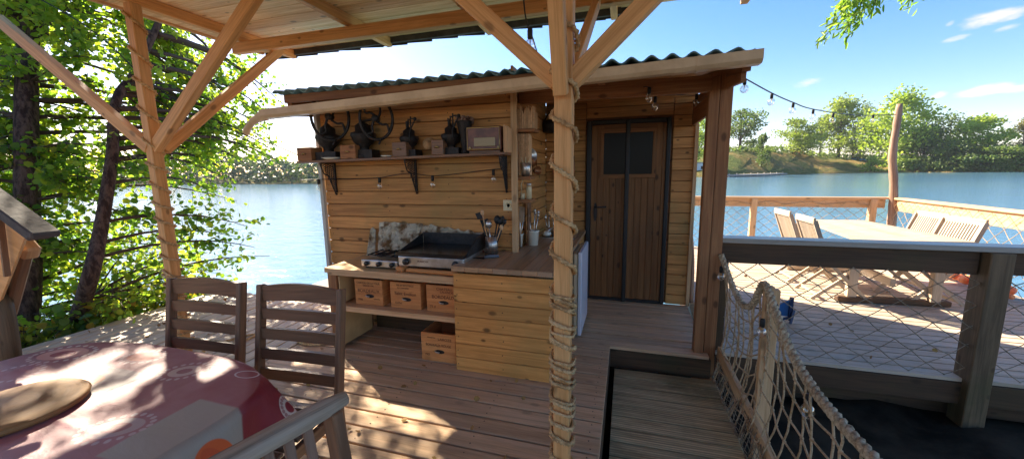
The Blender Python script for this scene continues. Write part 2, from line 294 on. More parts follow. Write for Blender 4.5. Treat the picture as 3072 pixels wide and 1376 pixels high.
# ---------------------------------------------------------------- mesh builder
def V3(p): return Vector(p)
class MB:
    def __init__(s): s.v=[]; s.f=[]; s.uv=[]; s.sm=[]
    def _add(s,vs,fs,uvs,sm=False):
        o=len(s.v); s.v+=[tuple(x) for x in vs]
        for f,u in zip(fs,uvs): s.f.append([i+o for i in f]); s.uv+=list(u); s.sm.append(sm)
        return s
    def beam(s,A,B,w,h,up=(0,0,1),taper=1.):
        A,B=V3(A),V3(B); d=(B-A); L=d.length; d.normalize(); up=V3(up); sd=d.cross(up)
        if sd.length<1e-4: sd=d.cross(Vector((0,1,0)))
        sd.normalize(); u=sd.cross(d).normalized()
        vs=[]
        for P,k in ((A,1),(B,taper)):
            for a,b in ((-1,-1),(1,-1),(1,1),(-1,1)): vs.append(P+sd*(a*w/2*k)+u*(b*h/2*k))
        fs=[(0,1,5,4),(1,2,6,5),(2,3,7,6),(3,0,4,7),(3,2,1,0),(4,5,6,7)]
        u0,v0=random.random()*30,random.random()*30; per=[0,w,w+h,2*w+h,2*w+2*h]; uvs=[]
        for i in range(4): uvs.append([(u0,v0+per[i]),(u0,v0+per[i+1]),(u0+L,v0+per[i+1]),(u0+L,v0+per[i])])
        uvs.append([(u0,v0+h),(u0+.02,v0+h),(u0+.02,v0),(u0,v0)]); uvs.append([(u0,v0),(u0+.02,v0),(u0+.02,v0+h),(u0,v0+h)])
        return s._add(vs,[f[::-1] for f in fs],[u_[::-1] for u_ in uvs])
    def box(s,x0,x1,y0,y1,z0,z1,grain=None):
        d=(x1-x0,y1-y0,z1-z0); g=grain if grain is not None else max(range(3),key=lambda i:d[i])
        c=((x0+x1)/2,(y0+y1)/2,(z0+z1)/2)
        if g==0: return s.beam((x0,c[1],c[2]),(x1,c[1],c[2]),d[1],d[2])
        if g==1: return s.beam((c[0],y0,c[2]),(c[0],y1,c[2]),d[0],d[2])
        return s.beam((c[0],c[1],z0),(c[0],c[1],z1),d[0],d[1],up=(0,1,0))
    def tube(s,pts,r,n=8,closed=False,cap=True):
        pts=[V3(p) for p in pts]; N=len(pts); rs=r if isinstance(r,(list,tuple)) else [r]*N
        prev=None; rings=[]; vs=[]; Ls=[0]
        for i,p in enumerate(pts):
            a=pts[(i-1)%N] if (closed or i>0) else p; b=pts[(i+1)%N] if (closed or i<N-1) else p
            tg=(b-a).normalized() if (b-a).length>1e-9 else Vector((0,0,1))
            if prev is None:
                x=tg.cross(Vector((0,0,1))); x=x if x.length>.1 else tg.cross(Vector((0,1,0)))
            else: x=prev-tg*prev.dot(tg)
            x.normalize(); prev=x; y=tg.cross(x)
            for k in range(n): an=2*math.pi*k/n; vs.append(p+(x*math.cos(an)+y*math.sin(an))*rs[i])
            if i: Ls.append(Ls[-1]+(p-pts[i-1]).length)
        fs=[];uvs=[]; r0=random.random()*20; M_=N if closed else N-1; pr=2*math.pi*max(rs)
        for i in range(M_):
            j=(i+1)%N; l0=Ls[i]+r0; l1=(Ls[j] if j else Ls[i]+.05)+r0
            for k in range(n):
                k2=(k+1)%n; fs.append((i*n+k,j*n+k,j*n+k2,i*n+k2)); uvs.append([(l0,pr*k/n),(l1,pr*k/n),(l1,pr*(k+1)/n),(l0,pr*(k+1)/n)])
        if cap and not closed:
            fs.append(tuple(range(n))); uvs.append([(r0,0)]*n); fs.append(tuple((N-1)*n+k for k in reversed(range(n)))); uvs.append([(r0,0)]*n)
        return s._add(vs,fs,uvs,True)
    def lathe(s,c,prof,n=20,axis=(0,0,1),arc=None):
        c=V3(c); ax=V3(axis).normalized(); x=ax.cross(Vector((0,1,0))); x=x if x.length>.1 else ax.cross(Vector((1,0,0))); x.normalize(); y=ax.cross(x)
        vs=[];fs=[];uvs=[]
        for r,z in prof:
            for k in range(n): an=2*math.pi*k/n; vs.append(c+ax*z+(x*math.cos(an)+y*math.sin(an))*max(r,1e-4))
        for i in range(len(prof)-1):
            for k in range(n):
                k2=(k+1)%n; fs.append((i*n+k,i*n+k2,(i+1)*n+k2,(i+1)*n+k)); uvs.append([(k/n,i*.1),(k/n+.05,i*.1),(k/n+.05,i*.1+.1),(k/n,i*.1+.1)])
        if prof[0][0]>1e-3: fs.append(tuple(reversed(range(n)))); uvs.append([(0,0)]*n)
        if prof[-1][0]>1e-3: fs.append(tuple((len(prof)-1)*n+k for k in range(n))); uvs.append([(0,0)]*n)
        return s._add(vs,fs,uvs,True)
    def ball(s,c,r,n=12,m=8,sx=1,sz=1):
        return s.lathe(c,[(r*math.sin(math.pi*i/m)*sx,-r*math.cos(math.pi*i/m)*sz) for i in range(m+1)],n)
    def prism(s,pts,vec):
        pts=[V3(p) for p in pts]; vec=V3(vec); n=len(pts); vs=pts+[p+vec for p in pts]
        a=(pts[1]-pts[0]).normalized(); nm=vec.normalized(); b=nm.cross(a)
        uvf=lambda p:((p-pts[0]).dot(a),(p-pts[0]).dot(b))
        fs=[tuple(reversed(range(n))),tuple(range(n,2*n))]; uvs=[[uvf(vs[i]) for i in f] for f in fs]
        for i in range(n):
            j=(i+1)%n; f=(i,j,n+j,n+i); fs.append(f); L=(pts[j]-pts[i]).length; T=vec.length; uvs.append([(0,0),(L,0),(L,T),(0,T)])
        return s._add(vs,fs,uvs)
    def build(s,name,m,parent=None,bevel=0,label=None,world=True,kind=None,seg=1):
        me=bpy.data.meshes.new(name); off=Vector((0,0,0))
        if parent is not None and world:
            r=parent
            while r.parent: r=r.parent
            off=r.location
        me.from_pydata([(a[0]-off[0],a[1]-off[1],a[2]-off[2]) for a in s.v],[],s.f)
        ul=me.uv_layers.new(name='UVMap'); ul.data.foreach_set('uv',np.array(s.uv,dtype=np.float32).ravel())
        me.polygons.foreach_set('use_smooth',s.sm); me.materials.append(m); me.update()
        o=bpy.data.objects.new(name,me); COL.objects.link(o)
        if parent is not None: o.parent=parent
        if bevel:
            bm=o.modifiers.new('b','BEVEL'); bm.width=bevel; bm.segments=seg; bm.limit_method='ANGLE'; bm.harden_normals=False
        if label: o['label']=label
        if kind: o['kind']=kind
        return o
def rope_into(mb,pts,Rr,pitch=.08,n=5,step=.012,strands=3):
    pts=[V3(p) for p in pts]; dense=[]; acc_=0
    for i in range(len(pts)-1):
        L=(pts[i+1]-pts[i]).length; k=max(1,int(L/step))
        for j in range(k): dense.append(pts[i].lerp(pts[i+1],j/k))
    dense.append(pts[-1]); prev=None; fr=[]; l=0
    for i,p in enumerate(dense):
        a=dense[max(0,i-1)]; b=dense[min(len(dense)-1,i+1)]; tg=(b-a).normalized()
        x=(tg.cross(Vector((0,0,1))) if prev is None else prev-tg*prev.dot(tg))
        if x.length<1e-3: x=tg.cross(Vector((1,0,0)))
        x.normalize(); prev=x; fr.append((p,x,tg.cross(x),l)); l+=(b-a).length/2 if i else 0
    for k in range(strands):
        mb.tube([p+(x*math.cos(2*math.pi*(l/pitch+k/strands))+y*math.sin(2*math.pi*(l/pitch+k/strands)))*Rr*.5 for p,x,y,l in fr],Rr*.56,n)
def spline(pts,n=8):
    pts=[V3(p) for p in pts]; out=[]; P=[pts[0]*2-pts[1]]+pts+[pts[-1]*2-pts[-2]]
    for i in range(1,len(P)-2):
        a,b,c,d=P[i-1],P[i],P[i+1],P[i+2]
        for k in range(n):
            u=k/n; out.append(.5*((2*b)+(c-a)*u+(2*a-5*b+4*c-d)*u*u+(3*b-a-3*c+d)*u**3))
    out.append(pts[-1]); return out
def tag(o,label,cat,group=None):
    o['label']=label; o['category']=cat
    if group: o['group']=group
    return o
def thing(name,label,cat,loc=(0,0,0),rotz=0,group=None):
    o=bpy.data.objects.new(name,None); COL.objects.link(o); o.location=loc; o.rotation_euler=(0,0,rotz); o.empty_display_size=.1
    return tag(o,label,cat,group)
def dup(root,loc,rotz=0,label=None):
    def cp(o,parent=None):
        c=o.copy(); COL.objects.link(c)
        if parent is not None: c.parent=parent
        for ch in list(o.children): cp(ch,c)
        return c
    r=cp(root); r.location=loc; r.rotation_euler=(0,0,rotz)
    if label: r['label']=label
    return r

# ================================================================ SETTING
WZ=-.55
def dist_at(px,py,z=WZ):
    p=gz(px,py,z); return math.hypot(p.x,p.y)
WL=[(-1500,560),(-400,556),(600,553),(960,552),(1500,543),(1950,533),(2200,530),(2450,521),(2700,518),(3072,516),(3600,513)]
TOP=[(-1500,470),(-400,500),(600,535),(960,530),(1500,500),(1950,470),(2060,462),(2180,452),(2280,448),(2380,452),(2450,470),(2600,474),(2750,480),(3072,492),(3600,492)]
def interp(T,x):
    for (a,b),(c_,d_) in zip(T,T[1:]):
        if x<=c_: return b+(d_-b)*(x-a)/(c_-a)
    return T[-1][1]
m=MB(); m.v=[(-900,-60,WZ),(1200,-60,WZ),(1200,1400,WZ),(-900,1400,WZ)]; m.f=[(0,1,2,3)]; m.uv=[(0,0)]*4; m.sm=[True]
m.build('water',M_WATER,kind='structure')
def bankpt(px,off,zf=None,py=None):
    d=ray(px,500); a=Vector((d.x,d.y,0)).normalized(); D=dist_at(px,interp(WL,px)); p=a*(D+off)
    if py is not None:
        r=ray(px,py); k=(D+off)/math.hypot(r.x,r.y); p.z=EYE+r.z*k
    else: p.z=zf
    return p
rows=[]; pxs=list(range(-1500,3601,30))
for off,kind_ in [(0,-.9),(0.3,-.35),(7,'a'),(18,'b'),(32,'c'),(55,'c'),(300,'d'),(2500,'d')]:
    row=[]
    for px in pxs:
        yt=interp(TOP,px); D=dist_at(px,interp(WL,px))
        zt=bankpt(px,32,py=yt).z
        z={'a':-.35+(zt+.35)*.22,'b':-.35+(zt+.35)*.62,'c':zt,'d':zt*.9}.get(kind_,kind_)
        if kind_ in('a','b','c'): z+=.5*math.sin(px*.021+off)+.35*math.sin(px*.053+off*2)
        jit=0 if isinstance(kind_,str) else 1.6*math.sin(px*.037)+.9*math.sin(px*.11)
        row.append(bankpt(px,off+jit,zf=z))
    rows.append(row)
m=MB(); n=len(pxs)
for r in rows: m.v+=[tuple(p) for p in r]
for i in range(len(rows)-1):
    for j in range(n-1): m.f.append((i*n+j,i*n+j+1,(i+1)*n+j+1,(i+1)*n+j)); m.uv+=[(0,0)]*4; m.sm.append(True)
m.build('far_bank',M_GRASS,kind='structure')
# near ground: the shore under the ramp and behind, the river bed in front
m=MB(); xs=[-60,-30,-16,-10,-8]+[-7+.5*i for i in range(30)]+[9,14,25,60]; ys=[-60,-20,-8,-4]+[-2+.4*i for i in range(24)]+[10,20,60,400]
for y in ys:
    for x in xs:
        sh=(1.7 if x<-.6 else 4.4) if x>-5.2 else 2.9+.12*(-5.2-x)
        k=min(1,max(0,(y-sh+.8)/2.2)); z=-.38-.9*k+.05*math.sin(x*3.1+y*2)+.04*math.sin(x*7+y*5)
        m.v.append((x,y,z))
n=len(xs)
for i in range(len(ys)-1):
    for j in range(n-1): m.f.append((i*n+j,i*n+j+1,(i+1)*n+j+1,(i+1)*n+j)); m.uv+=[(0,0)]*4; m.sm.append(True)
m.build('ground',M_SOIL,kind='structure')

# decks --------------------------------------------------------------
def boards_x(mb,x0,x1,y0,y1,z,pitch=.14,gap=.011,th=.028,jx=.0):
    y=y0
    while y<y1-.02:
        yy=min(y+pitch-gap,y1); a=x0+random.uniform(-jx,jx)
        mb.beam((a,(y+yy)/2,z-th/2+random.uniform(-.0015,.0015)),(x1,(y+yy)/2,z-th/2+random.uniform(-.0015,.0015)),yy-y,th); y+=pitch
def boards_y(mb,x0,x1,y0,y1,z,pitch=.14,gap=.012,th=.028,jy=0):
    x=x0
    while x<x1-.02:
        xx=min(x+pitch-gap,x1); mb.beam(((x+xx)/2,y0,z-th/2+random.uniform(-.002,.002)),((x+xx)/2,y1+random.uniform(-jy,jy),z-th/2+random.uniform(-.002,.002)),xx-x,th); x+=pitch
m=MB(); boards_x(m,-2.86,-.10,-1.6,3.32,0,.142,.015); boards_x(m,-.94,.70,3.32,4.62,0,.128,.014,jx=0)
m.build('main_deck',W_DECK,kind='structure',bevel=.003)
m=MB()
for k in range(34):
    for x in (-.16,-.82,-1.5,-2.15,-2.8):
        for e in (.03,.095): m.lathe((x+random.uniform(-.008,.008),-1.6+.142*k+e+random.uniform(-.004,.004),.0005),[(.0045,0),(.004,.0012),(0,.0008)],6)
m.build('deck_screws',mat('rusty_screw',(.05,.035,.025),.5,.5),kind='stuff')
m=MB(); boards_y(m,-5.28,-2.88,-1.6,3.68,0,.142,jy=.015); m.build('side_deck',W_LEFT,kind='structure',bevel=.003)
m=MB(); y=-1.2
while y<3.28:
    m.beam((-.055,y+.064,-.2),(.74,y+.064,-.2+.004),.122,.03); y+=.136
m.build('gangway',W_RAMP,kind='structure',bevel=.003)
m=MB(); boards_x(m,.77,4.5,3.44,8.3,0,.122,.016); m.build('terrace_deck',W_TERR,kind='structure',bevel=.002)
m=MB()
for a in [((-.12,-1.6,-.12),(-.12,3.34,-.12)),((-.12,3.36,-.12),(.72,3.36,-.12)),((-5.25,-1.6,-.12),(-5.25,3.6,-.12)),((-5.3,3.66,-.12),(-2.9,3.66,-.12)),((-2.9,3.66,-.12),(-2.9,-1.6,-.12))]: m.beam(*a,.05,.17)
for x in (-.03,.71): m.beam((x,-1.2,-.27),(x,3.3,-.27),.05,.11)
m.beam((.78,3.465,-.12),(4.5,3.465,-.12),.05,.17); m.beam((.8,3.5,-.13),(.8,8.3,-.13),.05,.17); m.beam((4.47,3.5,-.13),(4.47,8.3,-.13),.05,.17); m.beam((.8,8.27,-.13),(4.5,8.27,-.13),.05,.17)
m.beam((.82,3.8,-.52),(4.48,3.8,-.52),.3,.55); m.beam((.9,3.62,-.30),(4.4,3.62,-.30),.08,.12)
for x in (1.1,3.7): m.beam((x,3.55,-.42),(x,8.2,-.42),.5,.36)
for x in (-4.6,-2.2,-.6): m.beam((x,-.5,-.4),(x,5.4,-.4),.55,.34)
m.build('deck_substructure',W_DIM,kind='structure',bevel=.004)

# ================================================================ CANOPY
ca=thing('canopy','timber shade canopy with boarded ceiling and knee braces over the dining deck','canopy',(-.27,1.75,0))
PS=.078
def canopy_post(x,y,top=2.86): MB().beam((x,y,-.02),(x,y,top),PS,PS,up=(0,1,0)).build('post',W_FRAME,ca,bevel=.004)
canopy_post(-.275,1.75); canopy_post(-3.69,2.21); canopy_post(-3.7,-1.2); canopy_post(.95,-1.0)
def brace(A,B,w=.062,h=.085,up=None):
    A,B=V3(A),V3(B); MB().beam(A,B,w,h,up=up or (0,0,1)).build('brace',W_FRAME,ca,bevel=.004)
cx_,cy_=-.275,1.75
brace((cx_-.03,cy_,1.93),(cx_-1.0,cy_,2.84),.06,.075); brace((cx_+.03,cy_,1.93),(cx_+1.0,cy_,2.84),.06,.075)
brace((cx_+.012,cy_+.03,1.93),(cx_+.012,3.32,2.87),.05,.075); brace((cx_-.005,cy_-.055,1.87),(cx_-.005,cy_-.42,2.82),.06,.075)
lx,ly=-3.69,2.21
brace((lx-.02,ly-.015,1.77),(lx-1.72,ly-.015,2.95),.06,.09); brace((lx+.02,ly,1.77),(lx+1.3,ly,2.82),.06,.09); brace((lx+.03,ly+.05,1.76),(lx+.03,3.52,2.89),.05,.085)
for (x0,x1,y,z,h) in [(-4.12,1.6,3.36,2.895,.11),(-5.3,1.6,1.75+.0,2.9,.11),(-5.6,1.6,-1.1,2.9,.11)]:
    MB().beam((x0,y,z),(x1,y,z),.07,h).build('beam',W_FRAME,ca,bevel=.004)
for i,x in enumerate([-3.98,-2.62,-1.41,-.16,.93,1.9]):
    MB().beam((x,-1.5,3.0),(x,4.02,3.0),.06,.095).build('rafter',W_FRAME,ca,bevel=.004)
m=MB(); y=-1.6
while y<3.98:
    xr=1.02 if y<3.7 else (1.02 if y<3.8 else .9)
    m.beam((-4.42+random.uniform(-.012,.012),y+.085,3.062),(xr+1.2,y+.085,3.062),.166,.022); y+=.17
m.build('ceiling_boards',W_CEIL,ca,bevel=.002)
m=MB()
m.box(-4.4,-.1,3.99,4.03,2.99,3.09,0); 
for x in np.arange(-4.3,-.2,.31): m.beam((x,4.04,3.04+random.uniform(-.012,.006)),(x+.34,4.045,3.03+random.uniform(-.012,.006)),.012,.10)
m.box(-4.46,2.3,-1.7,4.08,3.078,3.1,0)
m.build('roof_felt',M_FELT,ca)
m=MB(); m.box(-4.44,-4.4,-1.6,3.98,3.03,3.09,1); m.build('edge_board',W_RAIL,ca)

# ropes round the two posts
def wrap(x,y,z0,z1,pitchf,r,half,phase=0,jit=.0):
    pts=[]; z=z1; a=phase
    while z>z0:
        c_,s_=math.cos(a),math.sin(a); k=half/max(abs(c_),abs(s_)); k=min(k,half*1.2)
        pts.append((x+c_*k,y+s_*k,z+jit*math.sin(a*.37))); a+=.32; z-=pitchf(z)*.32/(2*math.pi)
    return pts
m=MB(); rp=lambda z:.205 if z>1.02 else (.10 if z<.8 else .13)
rope_into(m,wrap(cx_,cy_,-.02,2.84,rp,0,PS/2+.014,2.6,.012),.014,.05,4,.016)
rope_into(m,wrap(cx_,cy_,-.02,.98,lambda z:.115+.03*math.sin(z*9),0,PS/2+.016,.9,.02),.0095,.05,4,.016)
for zz in (.93,.985,.80): rope_into(m,wrap(cx_,cy_,zz-.05,zz,lambda z:.05,0,PS/2+.014,2.5),.0095,.05,4,.016)
tag(m.build('rope',M_ROPE),'thick hemp rope wound round the central canopy post, tight coils near its foot','rope')
m=MB(); rope_into(m,wrap(lx,ly,0,2.84,lambda z:.23 if z>1.7 else .15,0,PS/2+.011,2.2,.012),.014,.05,4,.02)
rope_into(m,wrap(lx,ly,0,.75,lambda z:.07,0,PS/2+.02,1,.01),.012,.05,4,.02)
tag(m.build('rope',M_ROPE),'brown rope spiralling round the left canopy post beside the trees','rope')

# ================================================================ SHED
sh=thing('shed','small timber cooking cabin with green corrugated roof on the raft','cabin',(-1,3.2,0))
def clad(mb,x0,x1,y,z0,z1,pitch=.125,th=.022,gap=.0065):
    z=z0
    while z<z1-.01:
        zz=min(z+pitch-gap,z1); mb.beam((x0,y,(z+zz)/2),(x1,y,(z+zz)/2),th,zz-z); z+=pitch
def cladY(mb,y0,y1,x,z0,z1,pitch=.125,th=.022,gap=.0065):
    z=z0
    while z<z1-.01:
        zz=min(z+pitch-gap,z1); mb.beam((x,y0,(z+zz)/2),(x,y1,(z+zz)/2),th,zz-z); z+=pitch
m=MB(); clad(m,-2.93,-.95,3.211,0,2.36); m.build('kitchen_wall',W_WALL,sh,bevel=.004)
m=MB(); cladY(m,3.225,4.588,-.951,0,2.42); m.build('side_wall',W_WALL,sh,bevel=.004)
m=MB(); clad(m,-.94,-.47,4.611,0,2.3,.118); clad(m,.47,.70,4.611,0,2.3,.118); clad(m,-.465,.465,4.611,2.13,2.48,.118); clad(m,-.94,.7,4.62,2.305,2.6,.118); m.build('door_wall',W_WALL,sh,bevel=.004)
m=MB(); cladY(m,3.25,5.8,-2.92,0,2.4); cladY(m,4.63,5.8,.68,0,2.4); clad(m,-2.9,.68,5.8,0,2.5); m.box(-2.94,-.965,3.226,3.25,0,2.3,0); m.box(-.985,-.963,3.25,4.6,0,2.4,1); m.box(-.94,.66,4.626,4.64,0,.001+2.4,0); m.build('outer_walls',W_BEAM,sh)
m=MB(); m.beam((-2.955,3.19,0),(-2.955,3.19,2.3),.035,.045,up=(0,1,0)); m.build('corner_trim',mat('grey_trim',(.5,.5,.44),.5),sh)
m=MB(); m.beam((-.925,3.185,.8),(-.925,3.185,2.3),.05,.03,up=(0,1,0)); m.build('trim_board',W_RAIL,sh)
MB().beam((.703,4.6,0),(.703,4.6,2.02),.035,.06,up=(0,1,0)).build('corner_trim',W_RAIL,sh)
MB().beam((.625,3.42,-.25),(.625,3.42,2.24),.075,.09,up=(0,1,0)).build('post',W_BEAM,sh,bevel=.004)
MB().beam((.712,3.43,-.25),(.712,3.43,2.27),.09,.08,up=(0,1,0)).build('post',W_BEAM,sh,bevel=.004)
MB().beam((-.93,3.39,2.19),(.60,3.39,2.19),.07,.12).build('beam',W_BEAM,sh,bevel=.004)
m=MB(); cladY(m,3.45,4.59,.66,2.0,2.26,.18); m.build('side_panel',W_BEAM,sh)
# roof
def corr(mb,x0,x1,y0,z0,y1,z1,amp=.02,pitch=.125,th=.006):
    n=int((x1-x0)/pitch*8); vs=[];fs=[];uv=[]
    for i in range(n+1):
        x=x0+(x1-x0)*i/n; a=amp*math.sin(2*math.pi*(x-x0)/pitch)
        vs+=[(x,y0,z0+a),(x,y1,z1+a),(x,y0,z0+a-th),(x,y1,z1+a-th)]
    for i in range(n):
        a=i*4;b=a+4
        for f in ((a,b,b+1,a+1),(a+2,a+3,b+3,b+2),(a,a+2,b+2,b)): fs.append(f); uv.append([(0,0)]*4)
    mb._add(vs,fs,uv,True)
m=MB(); corr(m,-3.10,.74,2.84,2.28,6.1,2.8,.018,.128,.012); m.build('corrugated_roof',M_ROOF,sh)
m=MB(); m.beam((-3.02,2.9,2.225),(.76,2.9,2.225),.03,.07); m.build('fascia_board',W_BEAM,sh)
m=MB()
for x in np.arange(-3.0,.75,.93): m.beam((x,2.92,2.20),(x,6.0,2.66),.05,.07)
m.build('rafters',W_BEAM,sh)
m=MB(); m.prism([(-3.0,2.93,2.245),(.74,2.93,2.245),(.74,6,2.70),(-3.0,6,2.70)],(0,0,.012)); m.build('soffit',W_WALL,sh)
m=MB(); m.beam((-3.03,2.98,2.16),(-3.03,3.6,2.24),.03,.16); m.build('gable_board',W_BEAM,sh)
m=MB(); m.beam((.72,2.98,2.16),(.72,3.5,2.21),.03,.10); m.build('gable_board',W_BEAM,sh)
# gutter
gt=MB(); A=gy(792,345,2.83); B=gy(2283,173,2.83)
d=(B-A).normalized()
prof=[(-.055,.040),(-.055,-.018),(-.035,-.040),(.035,-.040),(.055,-.018),(.055,.040),(.049,.040),(.049,-.015),(.032,-.034),(-.032,-.034),(-.049,-.015),(-.049,.040)]
gt.prism([A+Vector((0,p,q)) for p,q in prof],B-A); gt.build('gutter',M_GUT,sh,bevel=.002)
m=MB()
for px in (1355+502,1355+535): 
    x=.33+(px-1857)*.0022; P=A.lerp(B,(x-A.x)/(B.x-A.x)); m.prism([P+Vector((0,p*1.06,q*1.06-.001)) for p,q in prof[:6]],(.018,0,0.0004))
P=A.lerp(B,.885); m.prism([P+Vector((-.05,p*1.04,q*1.04-.002)) for p,q in prof[:6]],(.1,0,.002)); m.build('gutter_joint',M_GUT,sh)
m=MB(); m.tube(spline([gy(796,345,2.83),gy(775,354,2.83),gy(757,367,2.84),gy(744,384,2.85),gy(738,400,2.86)],5),[.05,.048,.046,.044,.042]+[.036]*5+[.030]*11,10); m.build('downspout',M_GUT,sh)

m=MB()
for i in range(18):
    zz=.06+i*.125
    for x in (-2.88,-2.2,-1.55,-1.0): m.lathe((x+random.uniform(-.01,.01),3.2,zz+random.uniform(-.006,.006)),[(.0045,0),(.0035,.0015),(0,.002)],6,axis=(0,-1,0))
for i in range(7):
    for x in (-1.225,-.86,-.50): m.lathe((x+random.uniform(-.006,.006),2.581,.055+i*.113),[(.0045,0),(.0035,.0015),(0,.002)],6,axis=(0,-1,0))
m.build('nail_heads',M_IRON,sh)['kind']='stuff'
# door
dr=thing('door','brown plank cabin door edged in black with a square window and iron handle','door',(0,4.6,0))
m=MB(); x=-.40
while x<.40:
    m.beam((x+.035,4.578,.03),(x+.035,4.578,1.52 if abs(x+.035)<.28 else 2.04),.067,.02,up=(0,1,0)); x+=.0695
m.box(-.36,.36,4.57,4.588,1.98,2.05,0); m.build('door_leaf',W_DOOR,dr,bevel=.003)
m=MB(); m.box(-.30,.30,4.552,4.566,1.955,2.0,0); m.box(-.30,.30,4.552,4.566,1.45,1.495,0); m.box(-.30,-.262,4.552,4.566,1.495,1.955,2); m.box(.262,.30,4.552,4.566,1.495,1.955,2); m.build('window_frame',W_DOOR,dr,bevel=.003)
MB().box(-.262,.262,4.56,4.572,1.49,1.96,0).build('window_pane',M_GLASSD,dr)
m=MB(); m.box(-.025,.022,4.53,4.552,.0,2.09,2); m.box(-.455,-.40,4.55,4.60,0,2.1,2); m.box(.40,.445,4.55,4.60,0,2.1,2); m.box(-.40,.40,4.55,4.60,2.05,2.1,0); m.box(-.40,.40,4.55,4.59,.001,.04,0); m.build('black_edging',M_BLACK,dr,bevel=.008)
h=MB(); h.prism([(-.345+.02*math.cos(a),4.566,1.06+.11*math.sin(a)) for a in np.linspace(0,2*math.pi,16)[:-1]],(0,-.012,0)); h.tube([(-.345,4.56,1.12),(-.345,4.52,1.12),(-.33,4.515,1.12),(-.22,4.515,1.125)],.009,8); h.build('handle',M_IRON,dr)

# small plaque by the door
pq=thing('plaque','small black plaque with white lettering on the wall left of the door','sign',(-.64,4.58,1.6))
MB().box(-.72,-.60,4.582,4.59,1.5,1.71,2).build('board',M_BLACKG,pq)
def text_mesh(name,s,size,loc,rot,m_,parent,ext=.0006,align='CENTER',sx=1.):
    cu=bpy.data.curves.new(name,'FONT'); cu.body=s; cu.size=size; cu.extrude=ext; cu.align_x=align; cu.align_y='CENTER'
    o=bpy.data.objects.new(name,cu); COL.objects.link(o); bpy.context.view_layer.update()
    me=bpy.data.meshes.new_from_object(o.evaluated_get(bpy.context.evaluated_depsgraph_get())); bpy.data.objects.remove(o)
    mo=Matrix.Translation(V3(loc))@rot.to_4x4()@Matrix.Diagonal((sx,1,1,1)); me.transform(mo)
    r=parent
    while r.parent: r=r.parent
    me.transform(Matrix.Translation(-r.location)); me.materials.clear(); me.materials.append(m_)
    q=bpy.data.objects.new(name,me); COL.objects.link(q); q.parent=parent; return q
RY=Matrix.Rotation(R(90),3,'X')
text_mesh('lettering','ES',.062,(-.66,4.5805,1.665),RY,M_LETTER,pq); text_mesh('lettering','7',.05,(-.675,4.5805,1.615),RY,M_LETTER,pq)
text_mesh('lettering','II',.05,(-.66,4.5805,1.567),RY@Matrix.Rotation(R(90),3,'Z'),M_LETTER,pq); text_mesh('lettering','LE',.045,(-.655,4.5805,1.522),RY,M_LETTER,pq)

# ---------------------------------------------------------------- kitchen shelf
def shz(x): return 1.672+(x+2.98)/2.06*.03
sf=thing('wall_shelf','long dark wooden shelf on three lacy iron brackets above the cooker','shelf',(-1.95,3.1,1.66))
m=MB(); m.beam((-3.05,3.09,shz(-3.05)-.011),(-.95,3.09,shz(-.95)-.011),.21,.022); m.build('board',W_DARK,sf,bevel=.003)
def bracket(x):
    z0=shz(x)-.024; m=MB()
    m.beam((x,3.19,z0),(x,3.19,z0-.29),.012,.02,up=(0,1,0)); m.beam((x,3.19,z0-.006),(x,3.0,z0-.006),.014,.012)
    m.tube(spline([(x,3.0,z0-.01),(x,3.04,z0-.1),(x,3.1,z0-.13),(x,3.13,z0-.2),(x,3.18,z0-.31)],5),.006,6)
    r=.017
    for i in range(8):
        for j in range(16):
            y=3.175-i*.024; z=z0-.02-j*.02-(i%2)*.01
            lim=3.0+ (z0-z)*.60+.008
            if y>lim and z>z0-.29: m.tube([(x,y+r*.75*math.cos(a),z+r*.75*math.sin(a)) for a in np.linspace(0,2*math.pi,7)[:-1]],.0036,4,closed=True)
    m.ball((x,3.185,z0-.305),.012,8,5); m.build('bracket',M_IRON,sf)
for x in (-2.79,-1.88,-1.0): bracket(x)

